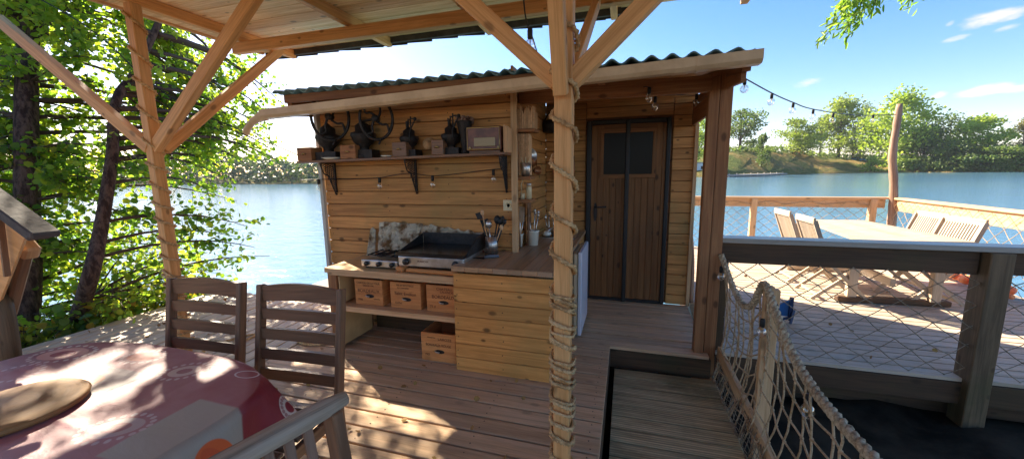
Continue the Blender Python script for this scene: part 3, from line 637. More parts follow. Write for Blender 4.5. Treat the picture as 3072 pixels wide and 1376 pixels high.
def grinder(name,label,x,boxw,bodyx,wx,wz,rx,group='old coffee mills along the shelf',big=True):
    z=shz(x); g=thing(name,label,'coffee mill',(x,3.08,z),0,group)
    b=MB(); b.box(x-boxw/2,x+boxw/2,2.99,3.14,z+.001,z+.125); b.build('drawer_box',W_DARK if not big else W_BEAM,g,bevel=.004)
    MB().tube([(x-.02,2.985,z+.06),(x,2.975,z+.068),(x+.02,2.985,z+.06)],.006,6).build('drawer_pull',M_BRASS,g)
    bd=MB(); bx=bodyx; k=1. if big else .75
    bd.lathe((bx,3.1,z),[(.08*k,0),(.085*k,.03),(.045*k,.07*k),(.045*k,.11*k),(.09*k,.15*k),(.115*k,.21*k),(.11*k,.235*k),(.07*k,.25*k),(.07*k,.30*k),(.03*k,.33*k),(.0,.36*k)],16)
    bd.box(bx-.1*k,bx+.13*k,3.03,3.15,z+.001,z+.08*k); bd.build('iron_body',M_IRON,g)
    w_=MB()
    if big:
        yw=2.99; tl=math.radians(48); P=lambda a,r_:Vector((wx+math.cos(a)*r_*math.cos(tl),yw+math.cos(a)*r_*math.sin(tl)*.5,wz+math.sin(a)*r_))
        w_.tube([P(a,rx) for a in np.linspace(0,2*math.pi,33)[:-1]],.014,6,closed=True)
        for q in range(4):
            a0=q*math.pi/2+.4; w_.tube(spline([P(a0,.03),P(a0+.5,rx*.45),P(a0+.75,rx*.7),P(a0+.45,rx)],4),.011,6)
        w_.lathe(P(0,0),[(.0,-.03),(.03,-.03),(.03,.05),(0,.05)],10,axis=(math.sin(tl)*.5,-1,0)); w_.tube([P(0,0),(bx,3.1,wz)],.012,6)
        w_.tube([P(-1.3,rx),P(-1.3,rx)+Vector((.03,-.05,-.01)),P(-1.3,rx)+Vector((.03,-.09,-.05))],.009,6)
        w_.build('flywheel',M_IRON,g)
    else:
        w_.tube(spline([(bx,3.08,z+.24),(bx+.02,3.05,z+.30),(bx+.07,3.03,z+.32),(bx+.11,3.02,z+.31),(bx+.09,3.02,z+.27),(bx+.05,3.03,z+.2),(bx+.06,3.02,z+.13)],4),.006,6); w_.ball((bx+.115,3.02,z+.315),.016,8,6)
        for dx in (-.018,0,.02): w_.beam((bx+dx,3.1,z+.2),(bx+dx*1.2,3.1,z+.33+dx),.009,.009)
        w_.build('crank',M_IRON,g)
    return g
grinder('coffee_mill','largest black iron coffee mill with big spoked wheel at the left shelf end',-2.955,.17,-2.76,-2.62,2.06,.21)
grinder('coffee_mill','black coffee mill with big spoked wheel standing second from the shelf end',-2.46,.17,-2.36,-2.13,2.02,.18)
grinder('coffee_mill','small coffee mill with a tall spindle and red drawer box at mid shelf',-1.92,.14,-1.88,0,0,0,big=False)
grinder('coffee_mill','smallest dark coffee mill standing left of the tall vase on the shelf',-1.55,.11,-1.47,0,0,0,big=False)
z=shz(-1.3)
v_=thing('vase','tall dark flared vase filled with pale dried flowers left of the radio','vase',(-1.34,3.1,z))
m=MB(); m.lathe((-1.34,3.1,z),[(.045,0),(.045,.02),(.03,.05),(.045,.16),(.068,.27),(.07,.275),(.06,.27)],16); m.build('body',M_IRON,v_)
m=MB()
for i in range(60): a=random.random()*6.28; r_=random.random()**.5*.085; m.ball((-1.34+r_*math.cos(a),3.1+r_*math.sin(a),z+.285+random.uniform(-.015,.025)),random.uniform(.008,.018),6,4)
m.build('dried_flowers',M_DRIED,v_)
rd_=thing('radio','brown wooden valve radio with a cream dial on the right end of the shelf','radio',(-1.13,3.1,z))
MB().box(-1.285,-.985,3.0,3.12,z+.022,z+.215,0).build('case',M_RADIO,rd_,bevel=.008,seg=2)
m=MB(); m.tube([(-1.275,2.998,z+.032),(-.995,2.998,z+.032),(-.995,2.998,z+.205),(-1.275,2.998,z+.205)],.005,5,closed=True); m.build('trim',M_BRASS,rd_)
MB().box(-1.215,-1.03,2.99,3.0,z+.055,z+.125,0).build('dial',M_DIAL,rd_,bevel=.003)
m=MB()
for x in (-1.25,-1.005): m.lathe((x,3.0,z+.045),[(.011,0),(.011,.014),(0,.014)],10,axis=(0,-1,0))
m.build('knob',M_DIAL,rd_)
m=MB(); m.box(-1.27,-1.0,3.02,3.1,z+.001,z+.022,0); m.build('foot',W_DARK,rd_)
for i in range(3):
    m=MB(); x=-.968+i*.011; m.box(x,x+.009,3.02,3.15,z+.005,z+.22-i*.01,2); tag(m.build('book',W_PALE,bevel=.001),['pale upright board beside the radio','middle one of the pale upright boards right of the radio','rightmost pale upright board on the shelf end'][i],'board','pale boards standing at the shelf end')
m=MB(); m.lathe((-1.69,3.12,z+.1),[(.055,0),(.058,.006),(.055,.012)],18,axis=(.5,-1,.3)); m.lathe((-1.67,3.06,z+.085),[(.035,0),(.04,.02),(0,.02)],14,axis=(.3,-1,.1)); tag(m.build('round_box',M_CORK),'round pale cork disc leaning between the small mills','trivet')
m=MB(); m.lathe((-2.66,3.03,shz(-2.66)),[(.0,.002),(.06,.002),(.1,.018),(.096,.02),(.05,.008),(0,.008)],24); tag(m.build('plate',M_WHITE),'white plate lying between the two big coffee mills','plate')
m=MB(); m.lathe((-2.06,3.01,shz(-2.0)),[(.0,.002),(.03,.002),(.055,.014),(.05,.014),(0,.006)],20); tag(m.build('saucer',M_WHITE),'small white saucer on the shelf left of the red mill','saucer')

# ---------------------------------------------------------------- side shelves in the corner
ss=thing('corner_shelf','narrow tiers of wooden shelves fixed to the side wall above the pots','shelf',(-.86,3.32,1.3))
for zz,x1 in ((1.905,-.76),(1.50,-.80),(1.30,-.80)):
    MB().box(-.938,x1,3.24,3.42,zz-.028,zz,1).build('board',W_BEAM,ss,bevel=.003)
MB().box(-.938,-.925,3.235,3.25,1.27,2.1,2).build('upright',W_PALE,ss)
m=MB()
for i in range(8):
    x=-.92+i*.019; m.prism([(x,3.27,1.907),(x+.016,3.27,1.907),(x+.02,3.27,2.06+.035*math.sin(i*2.3)),(x+.004,3.27,2.075+.03*math.sin(i*1.7))],(0,.12,0))
tag(m.build('wood_slats',W_PALE),'bundle of pale wooden boards stacked upright on the top corner shelf','boards')
m=MB()
for i in range(7): x=-.915+i*.014; m.prism([(x,3.28,1.51),(x+.011,3.28,1.51),(x+.011,3.28,1.87-.004*i),(x,3.28,1.87)],(0,.1,0))
tag(m.build('wood_slats',W_PALE),'bundle of long pale wooden slats behind the utensil tin','boards')
tn=thing('utensil_tin','dull metal tin full of cutlery on the middle corner shelf','tin',(-.85,3.3,1.5))
MB().lathe((-.853,3.29,1.502),[(.038,0),(.042,.06),(.047,.115),(.045,.115),(.04,.06),(.0,.01)],16).build('tin',M_STEEL,tn)
m=MB()
for i in range(9): a=i*.7; m.tube([(-.853+.02*math.cos(a),3.29+.02*math.sin(a),1.55),(-.853+.036*math.cos(a),3.29+.03*math.sin(a),1.65+.02*math.sin(i*3))],.005,5)
m.build('cutlery',M_CREAM,tn)
m=MB(); m.lathe((-.885,3.29,1.302),[(.02,0),(.024,.05),(.022,.05),(0,.01)],14); m.tube([(-.885,3.29,1.31),(-.90,3.30,1.42),(-.88,3.29,1.48)],.004,5); tag(m.build('small_pot',M_CREAM),'tiny green enamel pot with a spoon on the lowest corner shelf','pot')
j=thing('jar','tall glass spice jar on the lowest corner shelf','jar',(-.83,3.3,1.3)); MB().lathe((-.828,3.3,1.302),[(.024,0),(.025,.1),(.02,.115)],14).build('glass',M_CREAM,j); MB().lathe((-.828,3.3,1.417),[(.023,0),(.023,.025)],14).build('lid',M_STEEL,j)
# pans hanging by the corner
def pan(c,r,ax,mt,label,h=None):
    g=thing('hanging_pan',label,'pan',c,0,'pans hung in the corner by the door'); m=MB(); m.lathe(c,[(0,0),(r*.85,0),(r,.035),(r*.96,.035),(r*.8,.006)],20,axis=ax); m.build('pan',mt,g)
    m=MB(); c=V3(c); m.beam(c+Vector((0,0,r*.95)),c+Vector((h or 0,-.01,r+.15)),.016,.006,up=(0,1,0)); m.build('handle',mt,g)
pan((-.90,3.62,1.69),.065,(1,-.6,.2),M_STEEL,'small steel pan hanging beside the slat bundle')
pan((-.885,3.55,1.61),.045,(1,-.9,.5),M_LEATHER,'small copper ladle pan hanging under the steel pan')
pan((-.90,3.9,1.55),.045,(1,-.9,0),M_LEATHER,'round copper cup hanging deepest in the corner')
bl=MB(); o=Vector((-.72,4.56,1.62))
bl.prism([o+Vector((.13*math.cos(a)*(1-.25*math.sin(a)),0,.24*math.sin(a))) for a in np.linspace(0,2*math.pi,24)[:-1]],(0,-.03,0)); bl.beam(o+Vector((0,-.015,.22)),o+Vector((0,-.015,.33)),.04,.02,up=(0,1,0)); bl.beam(o+Vector((0,-.015,-.22)),o+Vector((0,-.015,-.30)),.05,.025,up=(0,1,0))
tag(bl.build('bellows',M_LEATHER,bevel=.004),'brown leather fire bellows hanging on the wall behind the post','bellows')
m=MB(); m.lathe((-.86,4.45,1.98),[(.09,0),(.10,.1),(.08,.13),(0,.14)],16); m.tube(spline([(-.96,4.45,2.05),(-.86,4.45,2.2),(-.76,4.45,2.05)],5),.008,6); tag(m.build('cauldron',M_IRON),'black cauldron hanging high in the corner','pot')
oc=MB(); oc.box(-1.035,-.94,3.188,3.199,1.205,1.30,0); oc.lathe((-.987,3.188,1.252),[(.028,0),(.028,.006),(.022,.006),(.018,.0)],18,axis=(0,-1,0)); tag(oc.build('power_socket',mat('ivory_plastic',(.72,.62,.38),.4),bevel=.003),'square ivory power socket on the wall above the worktop','socket')

# ---------------------------------------------------------------- counter and cabinet
ct=thing('counter','open wooden counter with a middle shelf under the cooker','counter',(-1.85,2.9,0))
m=MB()
for i in range(4): y=2.63+i*.144; m.box(-2.50,-1.262,y,y+.1425,.70,.742,0)
m.build('counter_top',W_TOP2,ct,bevel=.002)
m=MB(); m.box(-2.49,-2.40,2.65,2.70,0,.70,2); m.box(-2.49,-2.45,2.70,3.18,0,.70,1); m.box(-1.30,-1.262,3.0,3.15,0,.7,2); m.build('side_panel',W_BEAM,ct,bevel=.003)
m=MB(); m.box(-2.40,-1.262,2.65,3.15,.375,.405,0); m.box(-2.40,-1.262,2.64,2.65,.36,.405,0); m.build('shelf',W_RAIL,ct,bevel=.002)
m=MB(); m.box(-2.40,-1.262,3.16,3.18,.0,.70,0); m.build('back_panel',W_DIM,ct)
m=MB(); m.prism([(-2.385,2.66,.42),(-2.385,2.98,.42),(-2.385,2.98,.68),(-2.385,2.66,.665)],(.012,0,0)); m.prism([(-2.385,2.665,.04),(-2.385,3.05,.03),(-2.385,3.06,.37),(-2.385,2.665,.37)],(.012,0,0)); m.build('lining_panel',M_LINEN,ct)
m=MB(); m.box(-2.45,-1.26,2.62,2.64,.685,.741,0); m.build('edge_strip',W_RAIL,ct)

cb=thing('cabinet','pine boarded cabinet with a planked worktop running back beside the side wall','cabinet',(-.86,3.2,0))
m=MB(); clad(m,-1.25,-.47,2.592,.0,.80,.113,.022,.0035); m.build('front_boards',W_CAB,cb,bevel=.004)
for a_ in ((2.604,3.30,-.482),(4.0,4.58,-.482),(2.605,3.16,-1.24)): m=MB(); cladY(m,*a_,.0,.79,.113,.02); m.build('side_boards',W_CAB,cb,bevel=.003)
m=MB(); x=-1.262
while x<-.46:
    xx=min(x+.112,-.452); m.box(x,xx-.0015,2.575,3.195 if x<-.95 else 3.92,.803,.842,1); x+=.112
m.box(-.94,-.452,4.4,4.58,.803,.842,0); m.box(-.502,-.452,3.922,4.398,.803,.842,1)
m.build('worktop',W_TOP,cb,bevel=.002)
m=MB(); m.box(-.93,-.505,3.925,4.395,.80,.846,0); m.build('sink_rim',M_STEEL,cb)
MB().box(-.89,-.54,3.97,4.35,.8465,.848,0).build('sink_basin',mat('dark_basin',(.06,.065,.07),.25,.7),cb)
m=MB(); m.tube(spline([(-.86,4.37,.85),(-.86,4.36,1.02),(-.84,4.28,1.08),(-.82,4.2,1.05)],5),.012,8); m.build('tap',M_STEEL,cb)

fr=thing('fridge','white undercounter fridge with its door standing proud of the cabinet end','fridge',(-.4,3.6,0))
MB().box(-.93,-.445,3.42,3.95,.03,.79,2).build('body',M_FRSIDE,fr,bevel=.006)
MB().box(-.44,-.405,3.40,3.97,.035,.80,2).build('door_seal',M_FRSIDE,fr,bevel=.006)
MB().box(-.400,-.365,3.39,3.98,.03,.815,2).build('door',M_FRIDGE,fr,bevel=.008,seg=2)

# crates with printed fronts
def crate(x0,x1,y0,z0,z1,label,lines,handle='metal'):
    g=thing('wooden_crate',label,'crate',((x0+x1)/2,y0+.15,z0),0,'old wine crates used as drawers')
    m=MB(); nb=3; hh=(z1-z0)/nb
    for i in range(nb): m.box(x0,x1,y0,y0+.014,z0+i*hh,z0+(i+1)*hh-.0008,0)
    m.build('front',W_CRATE,g,bevel=.001)
    m=MB(); m.box(x0,x0+.012,y0+.015,y0+.36,z0,z1-.004,1); m.box(x1-.012,x1,y0+.015,y0+.36,z0,z1-.004,1); m.box(x0+.013,x1-.013,y0+.348,y0+.36,z0,z1-.004,0); m.box(x0+.013,x1-.013,y0+.015,y0+.347,z0+.001,z0+.012,0); m.build('box',W_CRATE,g)
    cxx=(x0+x1)/2
    m=MB(); m.prism([(cxx+.01+.045*math.cos(a),y0-.0005,z0+(z1-z0)*.36+.017*math.sin(a)) for a in np.linspace(0,2*math.pi,16)[:-1]],(0,-.0012,0)); m.build('hand_hole',M_BLACK,g)
    m=MB(); m.tube([(cxx-.03,y0-.003,z0+(z1-z0)*.38),(cxx-.015,y0-.016,z0+(z1-z0)*.365),(cxx+.015,y0-.014,z0+(z1-z0)*.35)],.005,6); m.build('handle',M_STEEL,g)
    for s,size,dx,fz,sx in lines: text_mesh('printing',s,size,(cxx+dx,y0-.0009,z0+(z1-z0)*fz),RY,M_INK,g,sx=sx)
L1=[('CHATEAU DE LA TOUR',.026,0,.86,.85),('GRAND VIN',.02,0,.76,1),('BORDEAUX',.040,0,.55,1.05),('1986',.026,-.09,.2,1),('GRAVES',.018,.08,.25,1)]
L2=[('MIS EN BOUTEILLE',.020,0,.88,1),('AU CHATEAU',.018,-.02,.78,1),('Saint Emilion',.040,.0,.56,1),('12.75cl',.024,-.07,.2,1)]
L3=[('CHATEAU',.030,.02,.86,1.05),('LALANDE',.024,.04,.75,1.1),('BORDEAUX',.040,.01,.56,1),('75 cl',.028,-.09,.19,1)]
L4=[('LAROZE',.030,.06,.80,1.1),('Grand Cru',.016,-.06,.84,1),('BORDEAUX ROUGE',.032,.0,.58,.8),('MO',.026,-.1,.22,1)]
crate(-2.27,-1.99,2.72,.407,.635,'reddish printed wine crate at the left end of the middle shelf',L1)
crate(-1.91,-1.62,2.72,.407,.635,'printed wine crate with a pale handle in the middle of the shelf row',L2)
crate(-1.565,-1.275,2.72,.407,.635,'printed wine crate on the shelf, partly hidden by the cabinet edge',L3)
crate(-1.60,-1.29,2.66,.001,.245,'printed wine crate standing on the deck under the shelf',L4)

# cooker
hb=thing('gas_hob','small steel gas hob with three knobs at the left end of the counter','hob',(-2.0,2.85,.742))
m=MB(); m.box(-2.17,-1.81,2.70,3.02,.755,.82,0); m.build('casing',M_STEEL,hb,bevel=.01,seg=2)
m=MB(); 
for x in (-2.07,-1.9): m.lathe((x,2.87,.82),[(.05,0),(.05,.008),(.03,.018),(0,.02)],16)
for x in (-2.14,-2.07,-2.0,-1.97,-1.90,-1.83): m.beam((x,2.76,.845),(x,2.98,.85),.007,.01)
for y in (2.78,2.87,2.96): m.beam((-2.15,y,.845),(-1.82,y,.845),.007,.01)
m.build('pan_grid',M_IRON,hb)
for x in (-2.11,-1.99,-1.86):
    m=MB(); m.lathe((x,2.699,.787),[(.02,0),(.02,.018),(.015,.022),(0,.022)],16,axis=(0,-1,0)); m.build('knob',M_BLACKG,hb)
m=MB(); [m.box(x,x+.03,y,y+.03,.7425,.756) for x in (-2.15,-1.86) for y in (2.73,2.96)]; m.build('foot',M_BLACK,hb)
gd_=thing('griddle','wide steel gas griddle with black splash guards beside the hob','griddle',(-1.5,2.85,.742))
m=MB(); m.box(-1.79,-1.20,2.68,3.1,.785,.875,0); m.build('casing',M_STEEL,gd_,bevel=.012,seg=2)
m=MB(); m.box(-1.80,-1.19,2.665,3.12,.876,.905,0); m.build('plate',M_BLACKG,gd_,bevel=.006)
m=MB(); m.prism([(-1.19,2.70,.88),(-1.19,3.12,.88),(-1.19,3.12,1.02),(-1.19,2.92,1.0),(-1.19,2.72,.915)],(.008,0,0)); m.box(-1.80,-1.19,3.125,3.132,.88,1.0,0); m.prism([(-1.806,2.70,.88),(-1.806,3.12,.88),(-1.806,3.12,.99),(-1.806,2.75,.91)],(.005,0,0)); m.build('splash_guard',M_IRON,gd_)
for x in (-1.71,-1.27):
    m=MB(); m.lathe((x,2.679,.83),[(.028,0),(.026,.022),(.018,.028),(0,.028)],18,axis=(0,-1,0)); m.build('knob',M_BLACKG,gd_)
m=MB(); [m.box(x,x+.03,y,y+.03,.7425,.786) for x in (-1.77,-1.25) for y in (2.72,3.05)]; m.build('foot',M_BLACK,gd_)
text_mesh('emblem','PLANCHA',.022,(-1.56,2.679,.835),RY,M_INK,gd_); 
m=MB(); m.beam((-1.70,2.66,.765),(-1.24,2.645,.765),.05,.03); m.beam((-1.80,2.69,.765),(-1.72,2.68,.765),.08,.045); tag(m.build('rolling_board',W_CRATE,bevel=.012),'stained wooden batten lying on the counter edge under the griddle','batten')
def crumple(pts,nx,ny,amp,name,mt,label,cat):
    a,b,c_,d_=[V3(p) for p in pts]; m=MB(); n_=(b-a).cross(d_-a).normalized()
    for j in range(ny+1):
        for i in range(nx+1):
            u,v=i/nx,j/ny; p=a.lerp(b,u).lerp(d_.lerp(c_,u),v); m.v.append(tuple(p+n_*random.uniform(-amp,amp)+Vector((0,0,random.uniform(-amp,amp)*(1 if j in(0,ny) else .3)))))
    for j in range(ny):
        for i in range(nx): q=j*(nx+1)+i; m.f.append((q,q+1,q+nx+2,q+nx+1)); m.uv+=[(0,0)]*4; m.sm.append(False)
    o=m.build(name,mt); so_=o.modifiers.new('s','SOLIDIFY'); so_.thickness=.004; return tag(o,label,cat)
crumple([(-2.31,3.12,.745),(-1.9,3.12,.85),(-1.83,3.17,1.07),(-2.30,3.17,1.075)],14,8,.007,'foil_screen',M_FOIL,'crinkled foil splash screen standing behind the gas hob','screen')
crumple([(-1.86,3.15,.88),(-1.22,3.15,.88),(-1.24,3.18,1.0),(-1.84,3.18,1.07)],18,6,.012,'foil_screen',M_FOIL,'greasy brown crumpled foil behind the griddle','screen')
m=MB(); m.prism([(-2.44,3.12,.745),(-2.34,3.12,.745),(-2.335,3.15,1.0),(-2.37,3.15,1.03),(-2.395,3.15,1.0)],(0,.006,0)); tag(m.build('steel_cover',M_FOIL),'narrow upright foil wedge at the left of the splash screen','foil')

# things on the worktop
WT=.8425
uc=thing('utensil_holder','perforated steel holder full of black kitchen utensils on the worktop corner','utensil holder',(-1.12,3.1,WT))
c0=Vector((-1.10,3.05,WT))
m=MB(); m.lathe(c0,[(.055,.0),(.055,.155),(.052,.155),(.052,.005),(0,.005)],28); m.build('holder',M_STEEL,uc)
m=MB()
for k in range(26):
    for jx in range(8):
        if 2<=jx%4: pass
        a=2*math.pi*k/26; m.lathe(c0+Vector((.0552*math.cos(a),.0552*math.sin(a),.02+jx*.017)),[(.0038,0),(.0038,.0006),(0,.0006)],5,axis=(math.cos(a),math.sin(a),0))
m.build('perforations',M_BLACK,uc)
def utensil(dx,dz,kind_,mt):
    m=MB(); A=c0+Vector((dx*.25,0,.05)); B=c0+Vector((dx,random.uniform(-.02,.02),dz)); m.tube([A,B],.006,6); dr_=(B-A).normalized()
    if kind_=='spoon': m.ball(B+dr_*.03,.03,10,6,sx=1,sz=1.25)
    elif kind_=='spat': m.prism([B+Vector((-.028,0,0)),B+Vector((.03,0,.01)),B+Vector((.02,0,.07)),B+Vector((-.05,0,.05))],(0,.004,0))
    elif kind_=='small': m.ball(B+dr_*.02,.018,8,5,sz=1.4)
    m.build('utensil',mt,uc)
for a in [(-.09,.30,'spat',M_BLACK),(-.05,.24,'spat',M_BLACK),(-.02,.23,'spoon',M_STEEL),(.05,.27,'spoon',M_BLACK),(.075,.26,'spoon',M_BLACK),(.12,.27,'small',M_BLACK),(.09,.22,'small',W_PALE),(-.07,.34,'small',W_PALE),(.10,.29,'small',M_BLACK)]: utensil(*a)
kn=thing('knife','large black kitchen knife with a grey handle lying on the worktop','knife',(-1.13,2.9,WT))
m=MB(); m.prism([(-1.26,2.86,WT+.001),(-1.10,2.85,WT+.001),(-1.09,2.89,WT+.001),(-1.2,2.885,WT+.001)],(0,0,.003)); m.build('blade',M_BLACKG,kn)
MB().tube([(-1.10,2.87,WT+.014),(-1.05,2.90,WT+.017),(-1.0,2.935,WT+.013)],.013,8).build('handle',mat('grey_rubber',(.12,.13,.15),.5),kn)
def bucket(c,r,h_,label,grp='white pots by the sink'):
    g=thing('white_pot',label,'pot',c,0,grp); m=MB(); m.lathe(c,[(r*.78,0),(r*.95,h_*.9),(r*1.04,h_*.92),(r*1.04,h_),(r*.93,h_),(r*.75,.01),(0,.01)],24); m.build('pot',M_WHITE if r>.04 else M_CREAM,g)
    m=MB(); c=V3(c)
    for i in range(6): a=i*1.3; B=c+Vector((.05*math.cos(a),.03*math.sin(a),h_+.12+.07*random.random())); m.tube([c+Vector((.01*math.cos(a),.01*math.sin(a),.03)),B],.004,5); m.ball(B,.013,7,5,sz=1.6)
    m.build('cutlery',random.choice([M_STEEL,M_CREAM]),g)
bucket((-.965,3.42,WT),.047,.125,'smaller cream pot with tall spoons, left of the bigger white pot'); bucket((-.845,3.52,WT),.058,.145,'larger white pot holding cutlery on the worktop near the sink')
m=MB(); m.tube([(-.80,4.0,.87),(-.66,3.9,1.05),(-.64,3.89,1.035)],.008,7); m.ball((-.81,4.0,.88),.05,10,6,sz=.6); tag(m.build('ladle',M_WHITE),'white ladle leaning up out of the sink','ladle')
for i,(x,y) in enumerate([(-.80,4.02),(-.74,4.1)]):
    m=MB(); m.lathe((x,y,.85),[(.028,0),(.032,.09),(.03,.09),(0,.01)],14); m.tube([(x,y,.9),(x-.03,y,1.04)],.005,5); m.ball((x-.03,y,1.05),.018,8,5,sz=1.5)
    tag(m.build('glass',M_STEEL),['steel cup with a spoon at the sink edge','steel cup standing deeper in the sink corner'][i],'cup')
m=MB(); m.tube([(-.93,3.36,.85),(-.935,3.37,1.18)],.007,6); m.prism([(-.94,3.36,1.08),(-.89,3.36,1.09),(-.885,3.36,1.22),(-.935,3.36,1.23)],(0,.004,0)); tag(m.build('spatula',M_STEEL),'steel spatula leaning against the trim below the corner shelves','spatula')
m=MB(); m.box(-.90,-.885,3.50,3.62,.845,1.25,2); m.box(-.88,-.872,3.46,3.56,.845,1.2,2); tag(m.build('chopping_board',W_DARK,bevel=.004),'dark narrow chopping boards leaning on the side wall','chopping board')
m=MB()
for i in range(26): m.ball((-1.20+random.uniform(-.035,.035),3.14+random.uniform(-.03,.03),.93+random.uniform(-.06,.06)),random.uniform(.012,.026),7,5)
m.lathe((-1.2,3.14,.8425),[(.035,0),(.04,.06),(.03,.07)],12); tag(m.build('red_cloth',M_RED),'red flowered cloth bundle behind the steel utensil holder','cloth')

# ---------------------------------------------------------------- festoon lights
def festoon(name,label,pts,bulbs,r=.004,bs=.022):
    g=thing(name,label,'string lights',pts[0]); P=spline(pts,8); MB().tube(P,r,5).build('cable',M_BLACK,g)
    for b_ in bulbs:
        b_=V3(b_); m=MB(); m.lathe(b_,[(.012,0),(.014,-.01),(.014,-.045),(.010,-.05)],10); s_=m.build('socket',M_BLACK,g)
        m=MB(); m.lathe(b_,[(.011,-.05),(bs*.75,-.06),(bs,-.083),(bs*.85,-.10),(bs*.4,-.115),(0,-.117)],14); m.build('bulb',M_BULB,g)
        m=MB(); m.tube([b_+Vector((0,0,-.05)),b_+Vector((.004,0,-.085)),b_+Vector((-.004,0,-.09)),b_+Vector((0,0,-.05))],.0016,4); m.build('filament',M_BRASS,s_)
    return g
A=gy(2200,222,3.43); pole_top=gy(2692,330,8.12)
pts=[A]+[gy(x,y,Y) for x,y,Y in [(2235,236,3.75),(2316,280,4.4),(2380,308,4.9),(2440,328,5.4),(2560,345,6.6)]]+[pole_top+Vector((-.04,-.05,-.08))]
festoon('string_lights','festoon cable with clear bulbs slung from the cabin corner to the driftwood pole',pts,[pts[1],pts[2],pts[3],pts[4],gy(2500,338,6.0)+Vector((0,0,-.01)),gy(2620,344,7.2)],.006,.034)
wy=3.17
pts=[gy(900,540,wy),gy(955,538,wy),gy(1060,537,wy),gy(1138,533,wy),gy(1220,520,wy),gy(1300,527,wy),gy(1400,518,wy),gy(1482,508,wy),gy(1515,508,wy)]
festoon('string_lights','festoon cable with clear bulbs pinned to the kitchen wall under the shelf',pts,[gy(955,538,wy-.02),gy(1138,532,wy-.02),gy(1297,526,wy-.02),gy(1480,508,wy-.02)],.0035,.024)
pts=[gy(1930,262,3.3),gy(1945,262,3.33),gy(1966,285,3.45),gy(2030,285,3.9),gy(2090,285,4.2),gy(2120,270,4.3)]
festoon('string_lights','short festoon cable with bulbs hanging under the porch beam',pts,[gy(1948,262,3.33),gy(1966,290,3.6),gy(2090,282,4.2)],.004,.028)
pts=[gy(1567,-60,2.1),gy(1575,40,2.05),gy(1588,90,2.0),gy(1600,120,2.3),gy(1622,195,2.85)]
festoon('string_lights','dark cable with one clear bulb hanging from the canopy left of the central post',pts,[gy(1590,86,2.0)],.004,.026)
pts=[gd(-60,-100,3.6),gd(260,80,3.8),gd(430,230,4.0),gd(560,320,4.1),gd(720,390,4.2),gy(905,470,3.3)]
tag(MB().tube(spline(pts,8),.0055,5).build('cable',M_BLACK),'thin black cable sagging from the trees to the kitchen shelf','cable')

# ================================================================ DINING TABLE
TC=Vector((-1.96,.73,0)); TX,TY=.69,.44
tb=thing('dining_table','oval wooden dining table hidden under a printed cloth','table',TC)
m=MB(); m.prism([TC+Vector(((TX-.01)*math.copysign(abs(math.cos(a))**.6,math.cos(a)),(TY-.01)*math.copysign(abs(math.sin(a))**.6,math.sin(a)),.715)) for a in np.linspace(0,2*math.pi,41)[:-1]],(0,0,.028)); m.build('table_top',W_DARK,tb)
for sx in (-.45,.45):
    for sy in (-.25,.25): MB().beam(TC+Vector((sx,sy,0)),TC+Vector((sx,sy,.714)),.06,.06,up=(0,1,0)).build('leg',W_DARK,tb,bevel=.004)
m=MB(); NA=180; prof=[q/26 for q in range(26)]+[.985,1.0]; rows=[]
def corner(a): return max(0,1-abs((a%(math.pi/2))-math.pi/4)/.42)
for k in range(NA):
    a=2*math.pi*k/NA; ex,ey=math.copysign(abs(math.cos(a))**.6,math.cos(a))*TX,math.copysign(abs(math.sin(a))**.6,math.sin(a))*TY
    er=math.hypot(ex,ey); dr_=Vector((ex,ey,0))/er; col=[]
    for p in prof:
        z=.7475+.0015*math.sin(ex*p*14+ey*p*9)+.003*max(0,1-abs(ex*p-.12)/.02)+.003*max(0,1-abs(ey*p+.05)/.02)
        col.append((TC+Vector((ex*p,ey*p,z)),(ex*p,ey*p)))
    cn=corner(a); drop=.17+.17*cn; fold=math.sin(a*9+1.3)*.5+math.sin(a*17)*.3
    for j in range(1,9):
        s_=j/8; l=s_*drop; fl=.012+ .15*cn*s_+ (.022*fold*s_)*(1-cn*.6)+.01*math.sin(s_*2)
        col.append((TC+Vector((ex,ey,0))+dr_*fl+Vector((0,0,.742-l*(1-.18*cn))),(ex+dr_.x*l,ey+dr_.y*l)))
    rows.append(col)
nr=len(rows[0])
for col in rows: m.v+=[tuple(p) for p,_ in col]
for k in range(NA):
    k2=(k+1)%NA
    for j in range(nr-1):
        if j==0: m.f.append((k*nr,k*nr+1,k2*nr+1)); m.uv+=[rows[k][0][1],rows[k][1][1],rows[k2][1][1]]
        else: m.f.append((k*nr+j,k*nr+j+1,k2*nr+j+1,k2*nr+j)); m.uv+=[rows[k][j][1],rows[k][j+1][1],rows[k2][j+1][1],rows[k2][j][1]]
        m.sm.append(True)
tag(m.build('tablecloth',M_CLOTH),'mauve and burgundy printed wax tablecloth draped over the dining table','tablecloth')
m=MB(); pc=gz(40,1222,.775); m.lathe((pc.x-.02,pc.y,.7505),[(.155,0),(.185,.006),(.19,.018),(.182,.027),(.0,.028)],40)
tag(m.build('serving_board',wood('turned_wood',(.36,.20,.075),(.24,.12,.04),var=0,knots=0,stain=.7),bevel=0),'round turned wooden serving board on the middle of the dining table','serving board')

